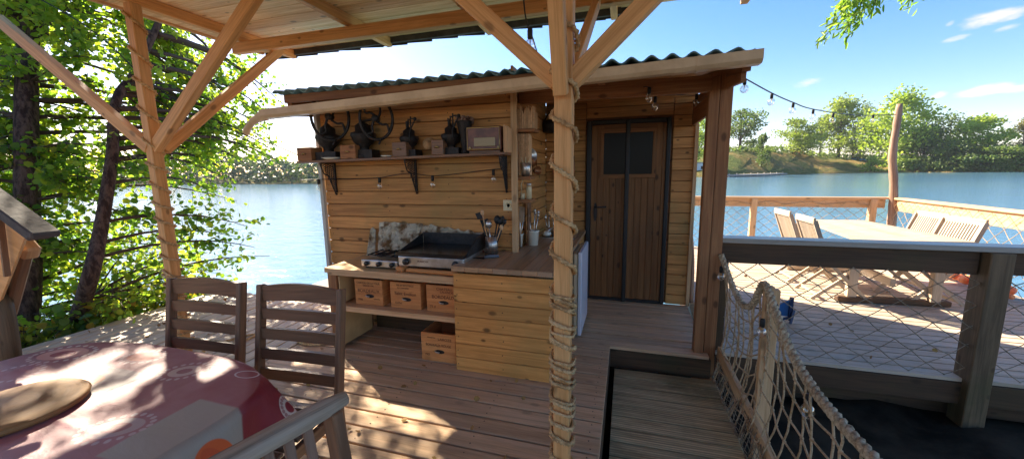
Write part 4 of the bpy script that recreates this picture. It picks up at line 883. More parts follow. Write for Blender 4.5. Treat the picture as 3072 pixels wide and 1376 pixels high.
# dark slatted chairs behind the table
def chair(label,loc,rot,lean=.1):
    g=thing('dining_chair',label,'chair',loc,rot,'dark slatted chairs round the dining table')
    W=.46
    for s_ in (-1,1):
        m=MB(); m.beam((s_*W/2,.02,0),(s_*W/2,0,.45),.028,.045,up=(0,1,0)); m.beam((s_*W/2,0,.43),(s_*W/2,lean,1.0),.028,.045,up=(0,1,0)); m.build('rear_leg',W_DARK,g,world=False,bevel=.006,seg=2)
        MB().beam((s_*(W/2-.01),-.42,0),(s_*(W/2-.01),-.42,.43),.035,.035,up=(0,1,0)).build('front_leg',W_DARK,g,world=False,bevel=.004)
        MB().beam((s_*(W/2-.01),-.41,.40),(s_*(W/2-.01),0,.40),.025,.05).build('seat_rail',W_DARK,g,world=False)
    m=MB()
    for i in range(7): m.beam((-W/2+.02,-.40+i*.062,.435),(W/2-.02,-.40+i*.062,.435),.05,.016)
    m.build('seat',W_DARK,g,world=False,bevel=.003)
    for i in range(5):
        z=.955-i*.099; hh=.078 if i==0 else .056; y=lean*(z-.43)/.57; m=MB(); N=10; bow=.022 if i==0 else .005
        up_=[(-W/2+.012+(W-.024)*k/N,y-.008,z+hh/2+bow*math.sin(math.pi*k/N)) for k in range(N+1)]; lo_=[(-W/2+.012+(W-.024)*k/N,y-.008,z-hh/2+bow*.6*math.sin(math.pi*k/N)) for k in range(N,-1,-1)]
        m.prism(lo_[::-1]+up_[::-1],(0,.018,0))
        m.build('back_slat',W_DARK,g,world=False)
    return g
ch=chair('dark slatted chair behind the table, right one, nearest the cooker',(-1.525,1.36,0),math.radians(4),.09)
dup(ch,(-2.12,1.33,0),math.radians(4),'dark slatted chair behind the table, left one, nearest the left canopy post')
# high-backed armchair nearest the camera
ac=thing('garden_chair','weathered grey slat-backed garden chair at the right end of the dining table','chair',(-.8,.55,0))
a0=gz(1036,1192,.965); b0=gz(700,1376,.965); dd=(b0-a0); dd.normalize(); E_=a0+dd*.56
bx=Vector((-dd.y,dd.x,0));  bx=bx if bx.x<0 else -bx
m=MB(); N=10
for k in range(N+1): pass
pts=[a0+dd*(.56*q) for q in np.linspace(0,1,12)]
prf=[(-.018,-.02),(-.02,.012),(-.01,.026),(.01,.026),(.02,.012),(.018,-.02)]
m.tube(pts,[.018,.025]+[.027]*8+[.025,.018],10); rl=m.build('top_rail',W_GREYRAIL,ac)
dn=Vector((.0,0,-1))-bx*.18
for q in (.07,.95):
    P=a0+dd*(.56*q)+Vector((0,0,-.015)); MB().beam(P,P+dn*.95,.055,.03,up=dd).build('rear_leg',W_DARK,ac,bevel=.004)
for k in range(9):
    P=a0+dd*(.105+.045*k)+Vector((0,0,-.015)); MB().beam(P,P+dn*.5,.012,.022,up=dd).build('back_slat',W_MID,ac,bevel=.002)
P=a0+dn*.53+dd*.03; MB().beam(P,P+dd*.5,.03,.045).build('back_rail',W_DARK,ac)
m=MB()
for k in range(7): Q=P+bx*(.06+k*.062)+Vector((0,0,.01)); m.beam(Q,Q+dd*.5,.05,.018)
m.build('seat',W_DARK,ac,bevel=.003)
for q in (0,.5): Q=P+bx*.44+dd*q; MB().beam(Q,Q+Vector((0,0,-Q.z)),.035,.035,up=(0,1,0)).build('front_leg',W_DARK,ac)

# bird house on the left edge
bh=thing('bird_house','small pine bird house with a dark bark roof on a post at the left edge','bird house',(-2.75,1.0,0))
f_=lambda x,y,Y=1.0: gy(x,y,Y)
m=MB(); m.prism([f_(-60,590),f_(0,618),f_(85,690),f_(30,830),f_(0,905),f_(-60,905)],(-.05,.03,0)); m.build('box',W_FRAME,bh,bevel=.004)
m=MB(); m.beam(f_(-60,560,.98),f_(140,706,.98),.09,.03,up=(0,0,1)); m.beam(f_(-60,578,.99),f_(120,712,.99),.07,.03); m.build('roof',M_FELT,bh,bevel=.006)
m=MB(); m.beam(f_(-2,640,.98),f_(22,828,.98),.012,.02,up=(0,1,0)); m.build('corner_strip',W_DARK,bh)
m=MB(); m.beam(f_(75,745,1.08),f_(22,940,1.08),.07,.05,up=(0,1,0)); m.build('stave',W_DARK,bh,bevel=.01)
m=MB(); m.beam(f_(88,730,1.08),f_(78,762,1.08),.085,.06,up=(0,1,0)); m.build('stave_head',W_RAIL,bh,bevel=.01)
m=MB(); m.tube([f_(-30,880,1.02),f_(5,960,1.02),f_(25,1060,1.02),f_(30,1200,1.02)],[.07,.05,.045,.05],10); m.build('post',W_GRPOST,bh)

# little things on the side deck
rng_pts=[gz(x,y,.012) for x,y in [(648,1028),(690,1020),(730,1008),(768,1002),(745,1016),(700,1030)]]
m=MB(); rope_into(m,spline(rng_pts,5),.012,.06,4,.02); tag(m.build('rope',M_ROPE),'short brown rope lying on the side deck between the two chairs','rope')
m=MB()
for i in range(6):
    c_=gz(950,1015,.012+i*.006); rr=.16-.02*i; rope_into(m,[(c_.x+rr*math.cos(a)*1.2,c_.y+rr*math.sin(a)*.8,.013+.004*(i%2)) for a in np.linspace(0,6.28,30)],.011,.06,4,.03)
tag(m.build('rope_coil',M_ROPE),'flat coil of rope lying on the side deck behind the right chair','rope coil')
m=MB(); c_=gz(976,890,.3); m.tube(spline([(-2.60,3.05,.62),(-2.63,3.0,.5),(-2.60,3.02,.35),(-2.64,3.03,.15),(-2.6,3.05,.02)],5),.02,7); m.tube(spline([(-2.58,3.0,.58),(-2.66,3.02,.45),(-2.58,3.05,.3),(-2.62,3.0,.1)],5),.016,7)
tag(m.build('rope_bundle',M_ROPE),'pale rope bundle hanging at the left side of the counter','rope')

# ================================================================ FENCES AND NET
def netting(mb,P,nu,nv,r=.0028,jit=.012,n=4):
    """diamond net; P(u,v)->point"""
    G={}
    for i in range(2*nu+1):
        for j in range(2*nv+1):
            if (i+j)%2==0:
                q=P(i/(2*nu),j/(2*nv)); e=(0 if j in(0,2*nv) else 1); G[i,j]=q+Vector((random.uniform(-jit,jit),random.uniform(-.004,.004)*e,random.uniform(-jit,jit)))*(e)
    for (i,j),p in G.items():
        for di,dj in ((1,1),(1,-1)):
            q=G.get((i+di,j+dj))
            if q is not None: mid=(p+q)/2+Vector((0,0,-.004)); mb.tube([p,mid,q],r,n,cap=False)
    for p in G.values(): mb.ball(p,r*2.0,5,3)
nf=thing('railing','dark timber railing with diamond netting along the near side of the terrace','railing',(2.5,3.47,0))
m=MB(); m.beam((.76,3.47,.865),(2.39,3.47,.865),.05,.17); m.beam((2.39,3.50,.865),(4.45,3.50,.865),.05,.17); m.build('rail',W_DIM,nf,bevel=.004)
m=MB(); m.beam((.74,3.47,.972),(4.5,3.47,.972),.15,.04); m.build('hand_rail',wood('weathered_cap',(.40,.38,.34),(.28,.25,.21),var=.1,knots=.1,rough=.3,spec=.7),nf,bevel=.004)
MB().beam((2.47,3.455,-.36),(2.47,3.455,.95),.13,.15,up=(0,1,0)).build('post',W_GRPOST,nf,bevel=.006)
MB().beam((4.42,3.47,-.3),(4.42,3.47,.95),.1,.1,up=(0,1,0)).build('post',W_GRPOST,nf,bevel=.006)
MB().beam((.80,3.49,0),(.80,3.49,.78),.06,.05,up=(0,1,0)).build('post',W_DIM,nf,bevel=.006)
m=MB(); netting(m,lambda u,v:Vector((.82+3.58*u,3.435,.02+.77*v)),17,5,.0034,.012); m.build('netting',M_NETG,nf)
ff=thing('railing','sunny timber railing with diamond netting along the river side of the terrace','railing',(2.7,8.2,0))
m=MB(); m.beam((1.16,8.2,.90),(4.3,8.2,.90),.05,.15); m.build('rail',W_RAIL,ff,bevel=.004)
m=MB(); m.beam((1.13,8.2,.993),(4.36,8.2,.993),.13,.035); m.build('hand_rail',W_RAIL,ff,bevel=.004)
for x in (1.19,2.30,4.12):
    m=MB(); m.beam((x,8.17,-.2),(x,8.17,.975),.1,.09,up=(0,1,0)); m.build('post',W_RAIL,ff,bevel=.006)
m=MB(); netting(m,lambda u,v:Vector((1.2+3.1*u,8.13,.02+.93*v)),17,6,.0032,.01); m.build('netting',M_NET,ff)
m=MB(); m.tube(spline([(1.2+.2*i,8.165,.90+.03*math.sin(i*2.1)) for i in range(16)],4),.006,5); m.build('lashing',M_NET,ff)
rf=thing('railing','pale timber railing with white netting along the right side of the terrace','railing',(4.4,6,0))
m=MB(); m.beam((4.42,8.2,.885),(4.40,3.5,.885),.05,.19); m.build('rail',W_RAIL,rf,bevel=.004)
m=MB(); m.beam((4.42,8.28,.995),(4.40,3.4,.995),.13,.035); m.build('hand_rail',W_RAIL,rf,bevel=.004)
for y in (6.85,5.1): 
    for dy in (-.06,.06): MB().beam((4.44,y+dy,-.2),(4.44,y+dy,.975),.09,.09,up=(0,1,0)).build('post',W_BARKPOLE,rf,bevel=.006)
m=MB(); netting(m,lambda u,v:Vector((4.36,3.55+4.6*u,.02+.93*v)),24,5,.0036,.01); m.build('netting',M_NET,rf)
m=MB(); m.tube(spline([gy(2672,700,8.12),gy(2680,600,8.12),gy(2681,540,8.12),gy(2677,480,8.12),gy(2681,430,8.12),gy(2689,380,8.12),gy(2699,312,8.12)],5),[.066,.064,.065,.062,.063]+[.058,.06,.056,.058,.054]*3+[.050,.053,.048,.050,.046]*2+[.04],9)
tag(m.build('driftwood_pole',W_BARKPOLE),'crooked peeled driftwood pole rising from the far terrace corner','pole')
m=MB(); m.tube(spline([(.76,4.72,0),(.745,4.73,.5),(.70,4.75,.9),(.66,4.78,1.0),(.64,4.8,1.18)],4),.032,8); tag(m.build('pole',W_BARKPOLE),'slim peeled pole leaning at the cabin corner beside the porch','pole')
m=MB(); m.prism([(.70,4.0,.001),(.79,3.95,.001),(.80,4.6,.03),(.73,4.62,.001)],(0,0,.02)); tag(m.build('loose_board',W_RAMP),'short loose board bridging the porch and the terrace','board')

# cargo net along the gangway
cn_=thing('gangway_net','knotted rope net hung from a thick rope beside the gangway','net',(.8,2.6,-.2))
top=[gx(2150,745,.76)]+[gx(2165,800,.78),gx(2190,846,.8),gx(2232,868,.8),gx(2270,852,.8),gx(2290,838,.8),gx(2325,930,.8),gx(2372,1050,.8),gx(2440,1165,.8),gx(2530,1275,.8),gx(2630,1385,.8),gx(2760,1540,.8)]
top[0]=gx(2152,740,.76); top[0].y=min(top[0].y,3.36); top[0]=Vector((.745,3.36,.86)); top[1]=Vector((.77,3.26,.76)); top[2]=Vector((.79,3.12,.66)); top[3]=Vector((.80,2.9,.61)); top[4]=Vector((.80,2.70,.68)); top[5]=Vector((.80,2.53,.865))
TP=spline(top,8)
m=MB(); rope_into(m,TP,.023,.11,6,.014); m.build('top_rope',M_ROPEG,cn_)
ttop=lambda u: TP[min(len(TP)-1,int(u*(len(TP)-1)))].lerp(TP[min(len(TP)-1,int(u*(len(TP)-1))+1)],u*(len(TP)-1)%1)
def tpar(y):
    for i in range(len(TP)-1):
        if TP[i].y>=y>=TP[i+1].y: q=(TP[i].y-y)/(TP[i].y-TP[i+1].y+1e-9); return TP[i].lerp(TP[i+1],q)
    return TP[-1] if y<TP[-1].y else TP[0]
def netpt(y,v):
    T=tpar(y); yb=min(3.36,y+.10*(1-v)+0.0); B=Vector((.745,yb,-.20)); s_=1-v
    p=T.lerp(B,s_); p.x+=.05*math.sin(math.pi*s_)*1.0+.012*math.sin(y*23); p.y+=.012*math.sin(y*17+v*9); return p
m=MB(); ys_=[]; y=3.34
while y>.9: ys_.append(y); y-=.115 if y<2.55 else .075
NV=7
for y in ys_: 
    P=[netpt(y,1-k/ (NV*2)) for k in range(NV*2+1)]; m.tube([p+Vector((random.uniform(-.003,.003),random.uniform(-.004,.004),0)) for p in P],.0052,5)
for k in range(1,NV+1):
    v=1-k/NV; P=[netpt(y,v)+Vector((0,0,.012*math.sin(y*9+k))) for y in ys_]; m.tube(spline(P,2),.0052,5)
    for p in P: m.ball(p,.0095,6,4)
m.build('netting',M_NET,cn_)
m=MB()
for k in range(5):
    yy=[.6+.08*i for i in range(35)]; m.tube([netpt(min(3.34,y),.03+.035*k)+Vector((.012*math.sin(y*40+k),0,0)) for y in yy],.003,4)
for i in range(60): y=.9+i*.04; m.tube([netpt(y,.02),netpt(min(3.34,y+.03),.2)],.0028,4)
m.build('fine_netting',M_NETG,cn_)
m=MB(); rope_into(m,[(.74,3.36-.05*i,-.19+.012*math.sin(i)) for i in range(52)],.014,.06,4,.02); m.build('bottom_rope',M_ROPEG,cn_)
np_=MB(); np_.beam((.845,2.55,-.9),(.835,2.55,.85),.05,.045,up=(0,1,0)); np_.beam((.885,2.56,-.9),(.875,2.56,.83),.035,.05,up=(0,1,0)); tag(np_.build('net_post',W_RAIL,bevel=.004),'split timber post holding up the net rope beside the gangway','post')
m=MB(); m.beam((.79,3.4,.02),(.83,1.2,-.12),.035,.10); tag(m.build('side_rail',W_RAIL,bevel=.004),'sloping sawn side rail behind the net along the gangway','rail')
fb=[p+Vector((.035,0,-.045)) for p in TP[44:]]
festoon('string_lights','black cable with a round clear bulb hanging on the gangway rope',[fb[i] for i in range(0,len(fb),6)],[gx(2428,1182,.83)],.005,.03)
festoon('string_lights','cable end with a clear bulb tied to the net post',[(.80,2.9,.6),(.82,2.7,.66),(.83,2.56,.7)],[(.80,2.5,.66),(.74,3.3,.78)],.004,.028)

# terrace furniture ---------------------------------------------------
tt=thing('terrace_table','long weathered teak table on trestle legs out on the terrace','table',(2.95,5.8,0))
m=MB()
q=[Vector((2.47,5.05,.72)),Vector((3.52,5.15,.72)),Vector((3.42,6.95,.72)),Vector((2.6,6.9,.72))]
for i in range(8):
    a,b=i/8+.002,(i+1)/8-.002; m.prism([q[0].lerp(q[1],a),q[0].lerp(q[1],b),q[3].lerp(q[2],b),q[3].lerp(q[2],a)],(0,0,.028))
for f in m.uv: pass
m.build('table_top',W_TEAK,tt)
for y in (5.2,6.7):
    g_=0
    MB().beam((2.38,y-.02,.035),(3.45,y+.06,.035),.1,.06).build('foot',W_DIM if y<6 else W_TEAK,tt,bevel=.01)
    for x in (2.52,3.28): MB().beam((x,y,.06),(x,y,.70),.09,.07,up=(0,1,0)).build('leg',W_TEAK,tt,bevel=.004)
    MB().beam((2.45,y,.68),(3.4,y+.05,.68),.05,.06).build('cross_rail',W_TEAK,tt)
MB().beam((2.9,5.2,.25),(2.9,6.7,.25),.05,.09).build('stretcher',W_TEAK,tt)
def fold_chair(label,loc,rot):
    g=thing('folding_chair',label,'chair',loc,rot,'folding slatted chairs round the terrace table'); W=.44
    for s_ in (-1,1):
        MB().beam((s_*W/2,.28,0),(s_*W/2,-.22,.44),.022,.035,up=(0,1,0)).build('leg',W_TEAK,g,world=False)
        MB().beam((s_*(W/2+.026),-.28,0),(s_*(W/2+.026),.16,.46),.022,.04,up=(0,1,0)).build('leg',W_TEAK,g,world=False)
        MB().beam((s_*(W/2+.026),.16,.44),(s_*(W/2+.026),.33,.93),.022,.045,up=(0,1,0)).build('back_post',W_TEAK,g,world=False)
    MB().beam((-W/2,.22,.05),(W/2,.22,.05),.02,.03).build('stretcher',W_TEAK,g,world=False)
    m=MB()
    for i in range(8): m.beam((-W/2,-.24+i*.058,.45),(W/2,-.24+i*.058,.45),.045,.016)
    m.build('seat',W_TEAK,g,world=False)
    MB().beam((-W/2-.03,.335,.93),(W/2+.03,.335,.93),.025,.075).build('top_rail',W_TEAK,g,world=False,bevel=.004)
    MB().beam((-W/2,.19,.53),(W/2,.19,.53),.022,.04).build('lower_rail',W_TEAK,g,world=False)
    m=MB()
    for i in range(13): x=-W/2+.02+i*(W-.04)/12; m.beam((x,.19,.53),(x,.325,.90),.017,.012,up=(0,1,0))
    m.build('back_slats',W_TEAK,g,world=False)
    return g
f0=fold_chair('folding teak chair on the left side of the terrace table, nearer the camera',(2.42,5.42,0),R(90))
dup(f0,(2.42,6.15,0),R(92),'folding teak chair on the left side of the terrace table, farther from the camera')
dup(f0,(3.32,5.50,0),R(-84),'folding teak chair on the right side of the terrace table, nearer the camera')
dup(f0,(3.35,6.05,0),R(-88),'folding teak chair on the right side of the terrace table, farther from the camera')
# blue folding frame on the terrace
bt=thing('blue_folding_stool','small blue plastic folding step standing on the terrace behind the net','stool',(1.62,4.35,0))
c_=gz(2365,965); m=MB(); m.prism([c_+Vector((-.12,.05,.14)),c_+Vector((0,.02,.22)),c_+Vector((.0,.02,.05)),c_+Vector((-.08,.05,.05))],(0,.02,0)); m.build('panel',M_BLUE,bt)
m=MB(); m.beam(c_+Vector((.01,0,.02)),c_+Vector((.01,0,.26)),.03,.03,up=(0,1,0)); m.beam(c_+Vector((-.14,0,.0)),c_+Vector((.02,0,.05)),.02,.02); m.beam(c_+Vector((0,-.05,0)),c_+Vector((.03,-.02,.14)),.02,.02,up=(0,1,0)); m.build('frame',M_NAVY,bt)
m=MB(); P=[]
for i in range(10):
    t_=i/9; c_=Vector((4.22,7.2-1.5*t_,.09)); m.ball(c_+Vector((random.uniform(-.03,.03),0,random.uniform(0,.03))),.085,10,7,sz=.75)
m.tube(spline([(4.22,7.3,.05),(4.2,6.6,.08),(4.22,5.6,.06)],6),.03,7)
tag(m.build('float_line',M_ORANGE2),'string of faded orange floats lying along the right terrace edge','floats')

# ================================================================ TREES
def leaves_mesh(name,C,N_,S,mt,parent=None,aspect=.85,kind=None,fold=.25):
    """C centres (n,3), N_ directions, S sizes"""
    n=len(C); C=np.asarray(C,float); ax=np.asarray(N_,float); ax/=np.linalg.norm(ax,axis=1)[:,None]+1e-9
    r=rng.normal(size=(n,3)); sd=np.cross(ax,r); sd/=np.linalg.norm(sd,axis=1)[:,None]+1e-9; nm=np.cross(ax,sd); S=np.asarray(S)[:,None]
    A=C; T=C+ax*S; L1=C+ax*S*.28+sd*S*aspect*.5+nm*S*fold*.4; L2=C+ax*S*.75+sd*S*aspect*.42+nm*S*fold*.4; R1=C+ax*S*.28-sd*S*aspect*.5+nm*S*fold*.4; R2=C+ax*S*.75-sd*S*aspect*.42+nm*S*fold*.4
    V=np.stack([A,L1,L2,T,R2,R1],1).reshape(-1,3)
    if parent is not None: V=V-np.array(parent.location)
    base=(np.arange(n)*6)[:,None]; Fa=np.concatenate([base+np.array([0,1,2,3]),base+np.array([0,3,4,5])],1).reshape(-1,4)
    me=bpy.data.meshes.new(name); me.vertices.add(len(V)); me.vertices.foreach_set('co',V.astype(np.float32).ravel())
    me.loops.add(Fa.size); me.loops.foreach_set('vertex_index',Fa.astype(np.int32).ravel()); me.polygons.add(len(Fa)); me.polygons.foreach_set('loop_start',np.arange(0,Fa.size,4,dtype=np.int32))
    me.update(calc_edges=True); me.materials.append(mt); o=bpy.data.objects.new(name,me); COL.objects.link(o)
    if parent is not None: o.parent=parent
    if kind: o['kind']=kind
    return o
def limb(mb,A,B,r0,r1,sag=.15,n=7):
    A,B=V3(A),V3(B); L=(B-A).length; P=[]
    ph=random.random()*6
    for i in range(n+1):
        q=i/n; p=A.lerp(B,q)+Vector((math.sin(q*5+ph)*.03*L*.5,math.cos(q*4+ph)*.03*L*.5,-sag*L*.5*(q**2)+sag*L*.5*math.sin(q*math.pi))); P.append(p)
    mb.tube(P,[r0+(r1-r0)*i/n for i in range(n+1)],6); return P
def near_tree(name,label,trunk,rad,targets,lpt=9,leafn=16,ls=(.05,.085),mt=L_NEAR):
    g=thing(name,label,'tree',trunk[0]); P=spline(trunk,6); MB().tube(P,[rad[0]+(rad[1]-rad[0])*i/(len(P)-1) for i in range(len(P))],12).build('trunk',M_BARK,g)
    mb=MB(); C=[];D=[];S=[]
    for T in targets:
        T=V3(T); best=min(P,key=lambda p:(p-T).length+ (2.5 if p.z>T.z+.2 else 0)); L=(T-best).length
        Q=limb(mb,best,T,.008+.007*L,.004,.12)
        for k in range(lpt):
            q=random.uniform(.45,1.); a=Q[min(len(Q)-2,int(q*(len(Q)-1)))]; dv_=Vector((random.gauss(0,1),random.gauss(0,1),random.gauss(-.1,.7))).normalized()*random.uniform(.18,.45); e=a+dv_
            mb.tube([a,a.lerp(e,.5)+Vector((0,0,.02)),e],[.004,.003,.0015],4)
            for i in range(leafn):
                s_=random.uniform(.15,1.05); c=a.lerp(e,s_)+Vector((random.gauss(0,.05),random.gauss(0,.05),random.gauss(0,.04)))
                C.append(c); D.append(Vector((random.gauss(0,.8),random.gauss(0,.8),random.gauss(-.35,.6)))); S.append(random.uniform(*ls))
    mb.build('branches',M_TWIG,g); leaves_mesh('foliage',[tuple(c) for c in C],[tuple(d) for d in D],S,mt,g); return g
T1=[];T2=[]
def okpx(px,py):
    if px<60: return .5
    if py>860: return .0 if px>520 else .8
    if px>850: return 0
    lim=[(0,500),(90,560),(150,860),(300,880),(420,700),(470,860),(560,700),(600,560),(640,640),(700,790),(790,800),(830,560),(900,480)]
    if py<100: return .5 if px<600 else 0
    if py<480: return (.34 if px<300 else .62) if px<560 else ((.72 if py>200 else .3) if px<(790 if py<330 else 860) else 0)
    if py<580: return .55 if px<740 else .3
    if py<680: return .5 if px<560 else .0
    if py<800: return .45 if px<640 else .14
    return .45 if px<560 else 0
random.seed(21); cnt=0
while cnt<250:
    px,py=random.uniform(-250,860),random.uniform(-160,960)
    if random.random()<okpx(px,py):
        D=random.uniform(6.6,8.2) if px>560 else random.uniform(4.7,6.2) if px>430 else random.uniform(4.2,5.6) if px>300 else random.uniform(4.2,5.8)
        p=gd(px,py,D)
        if p.z<-.2 or p.x>-3.4: continue
        
        cnt+=1; (T1 if (px<330 or random.random()<.35) else T2).append(p)
for px,py,D in [(760,300,7),(800,335,7),(830,380,7.2),(790,430,6.8),(850,440,7.2),(720,360,7),(740,420,6.8),(880,470,7.4),(700,250,7.2),(760,480,6.8),(700,520,6.5),(650,560,6.2),(820,290,7.6),(870,300,7.8),(700,690,5.6),(760,720,5.7),(800,745,5.8),(640,650,5.4),(660,790,5.4),(600,740,5.2),(740,660,5.6)]: T2.append(gd(px,py,D))
for i in range(5): T1.append(Vector((random.uniform(-9.0,-5.2),random.uniform(1.2,5.0),random.uniform(3.1,5.4))))  # extra upper-crown limbs, put in for the leaf shadows they cast
for i in range(11): T1.append(Vector((random.uniform(-7.4,-5.2),random.uniform(1.8,3.2),random.uniform(3.0,4.6))))  # further high limbs added to break up the sun spots on the table
random.seed(5)
bk=gz(75,1040,-.4)
near_tree('alder_tree','tall dark-trunked alder tree on the bank at the far left, standing behind the bird house',[gd(60,1100,4.3),gd(82,860,4.3),gd(82,600,4.35),gd(80,300,4.4),gd(95,0,4.5),gd(150,-500,4.6)],(.12,.075),T1,8,14,(.045,.08))
near_tree('alder_tree','slender leaning alder with a thin curved trunk rising left of the canopy post',[gz(215,1010,-.35),gd(265,850,3.9),gd(300,700,4.0),gd(335,480,4.15),gd(350,300,4.3),gd(420,190,4.5),gd(560,-120,4.6)],(.075,.03),T2,8,14,(.045,.08))
# low bushes on the bank
def bush(label,c,r,n,h_,cat='bush',mt=L_BUSH):
    g=thing('bush',label,cat,c,0,'bushes on the near bank'); m=MB(); C=[];D=[];S=[]
    for i in range(n):
        a=random.random()*6.28; rr=r*random.random()**.5; e=Vector((c[0]+rr*math.cos(a),c[1]+rr*math.sin(a),c[2]+h_*random.uniform(.35,1))); m.tube([c,V3(c).lerp(e,.5)+Vector((0,0,.08)),e],[.006,.004,.002],4)
        for k in range(18): C.append(tuple(V3(c).lerp(e,random.uniform(.35,1.05))+Vector((random.gauss(0,.05),random.gauss(0,.05),random.gauss(0,.05))))); D.append((random.gauss(0,1),random.gauss(0,1),random.gauss(0,.5))); S.append(random.uniform(.05,.1))
    m.build('stems',M_TWIG,g); leaves_mesh('foliage',C,D,S,mt,g)
for i,(px,py,D,r_,n_,h_) in enumerate([(150,1000,3.6,.5,34,.6),(300,960,4.4,.6,40,.75),(430,900,5.0,.6,36,.6),(40,990,3.3,.4,30,.7),(560,850,5.6,.5,26,.5)]):
    p=gd(px,py,D); p.z=-.45 if p.z>-.45 else p.z; p.x=min(p.x,-5.75); bush(['yellow-green bush at the foot of the dark trunk','tallest bank bush beside the leaning alder','bank bush just left of the canopy post foot','bank bush under the bird house','small bank bush nearest the open water'][i],tuple(p),r_,n_,h_)
# willow twig top right
wl=thing('willow_branch','light green willow branch hanging into the sky from above the terrace','branch',gd(2620,-260,3.4)); m=MB(); C=[];D=[];S=[]
for (x0,y0,x1,y1) in [(2640,-120,2480,105),(2640,-100,2560,70),(2660,-100,2620,25),(2600,-90,2510,60),(2700,-110,2740,5),(2620,-80,2545,95)]:
    P=spline([gd(x0,y0,3.5),gd(x0*.6+x1*.4,y0*.6+y1*.4-14,3.45),gd(x1,y1,3.4)],8); m.tube(P,.004,4)
    for k in range(130):
        p=P[random.randrange(2,len(P))]; C.append(tuple(p+Vector((random.gauss(0,.035),random.gauss(0,.05),random.gauss(0,.03))))); D.append((random.gauss(-.4,.5),random.gauss(0,.5),random.gauss(-.8,.4))); S.append(random.uniform(.05,.09))
m.build('twigs',M_TWIG,wl); leaves_mesh('foliage',C,D,S,L_WILLOW,wl,aspect=.25)
C=[];D=[];S=[]
for i in range(150):
    if i<90: x,y=random.uniform(-5.2,-2.9),random.uniform(1.0,3.6)
    elif i<125: x,y=random.uniform(-2.8,-.2),random.uniform(1.3,2.6)
    else: x,y=random.uniform(.9,4.3),random.uniform(3.6,8)
    C.append((x,y,.006+random.random()*.01)); D.append((random.gauss(0,1),random.gauss(0,1),.12)); S.append(random.uniform(.02,.045))
leaves_mesh('fallen_leaves',C,D,S,mat('dry_leaf',rough=.8,fn=noisecol((.40,.24,.06),(.22,.11,.04),3)),kind='stuff')
# far trees
def far_tree(label,px,base,top,wpx,off,mt,dens=1.,tilt=0,trunk=True,n=1500,shape='round'):
    b=bankpt(px,off,zf=0); r=ray(px,base); D=math.hypot(b.x,b.y); zb=EYE+r.z*D/math.hypot(r.x,r.y); r2=ray(px,top); zt=EYE+r2.z*D/math.hypot(r2.x,r2.y)
    H=zt-zb; cosv=FW.x*b.x/D+FW.y*b.y/D; Wd=wpx/F_PX*D*cosv; b.z=zb
    g=thing('tree',label,'tree',b,0,'trees on the far bank'); C=[];D_=[];S=[]
    side=Vector((b.y,-b.x,0)).normalized(); lobes=[]
    nl=16 if shape!='cone' else 9
    for i in range(nl):
        h_=(.16+.78*random.random()) if trunk else (.03+.90*random.random())
        prof=math.sin(min(1,max(0.12,h_*.95+.05))*math.pi)**.6 if shape=='round' else (1.05-h_)
        lobes.append((b+side*(random.uniform(-.5,.5)*Wd*.74*prof+tilt*h_*Wd)+Vector((0,0,h_*H))+Vector((b.x,b.y,0)).normalized()*random.uniform(-.3,.3)*Wd,(Wd*.22*random.uniform(.75,1.35))*(prof if shape=='cone' else 1),H*random.uniform(.10,.18)))
    lobes.append((b+Vector((0,0,H*.9))+side*tilt*Wd,Wd*.18,H*.10))
    m=MB(); m.tube([b+Vector((0,0,-.5)),b+Vector((0,0,H*.35))+side*tilt*.3*Wd,b+Vector((0,0,H*.85))+side*tilt*Wd],[Wd*.028+.08,Wd*.02+.05,.05],7)
    for c,a_,h_ in lobes: m.tube([b+Vector((0,0,H*.25)),c],[.12,.04],5)
    m.build('trunk',M_BARK,g)
    per=int(n*2.2*dens/len(lobes)); ls=max(.3,Wd*.034)
    for c,a_,h_ in lobes:
        for k in range(per):
            v=Vector((random.gauss(0,1),random.gauss(0,1),random.gauss(0,1))).normalized()*random.uniform(.2,1.15); C.append((c.x+v.x*a_,c.y+v.y*a_,max(c.z+v.z*h_,zb-.2))); D_.append((v.x+random.gauss(0,.6),v.y+random.gauss(0,.6),random.gauss(.1,.6))); S.append(ls*random.uniform(.6,1.4))
    leaves_mesh('crown',C,D_,S,mt,g)
random.seed(33)
far_tree('pale green tree seen through the porch opening beside the white building',2085,512,345,110,6,L_FAR[2],1.1,n=2000)
far_tree('tall open tree just right of the cabin post',2215,455,325,130,30,L_FAR[1],.8,n=2000)
far_tree('small dark conical tree on the slope above the landing stage',2283,505,405,75,10,L_FAR[1],1.,trunk=False,shape='cone')
far_tree('round medium tree on the left brow of the grassy slope',2378,462,358,130,30,L_FAR[0],1.,n=2000)
far_tree('slim see-through tree left of the big pair',2455,465,352,60,34,L_FAR[1],.4)
far_tree('broad tall tree behind the blue car, left of the pole',2510,470,302,150,30,L_FAR[0],1.,n=2400)
far_tree('narrow tree between the broad tree and the giant willow',2575,475,305,80,32,L_FAR[1],.7)
far_tree('drooping tree with low branches above the blue car',2555,470,400,80,24,L_FAR[0],.9,trunk=False)
far_tree('giant feathery willow directly behind the driftwood pole, tallest of all',2680,512,282,190,10,L_FAR[2],1.,trunk=False,n=3200)
far_tree('low light green bush at the foot of the giant willow',2610,515,470,60,4,L_FAR[2],1.,trunk=False,n=700)
far_tree('dark tree right of the driftwood pole',2765,515,375,130,8,L_FAR[1],1.2,trunk=False,n=2200)
far_tree('thin airy tree rising above the dark trees right of the pole',2835,515,335,110,14,L_FAR[1],.6,n=1800)
far_tree('dark low tree at the waterline in the gap right of the pole',2860,517,420,120,4,L_FAR[1],1.3,trunk=False)
far_tree('broad bright green tree second from the right edge',2945,516,348,170,10,L_FAR[2],1.1,trunk=False,n=2800)
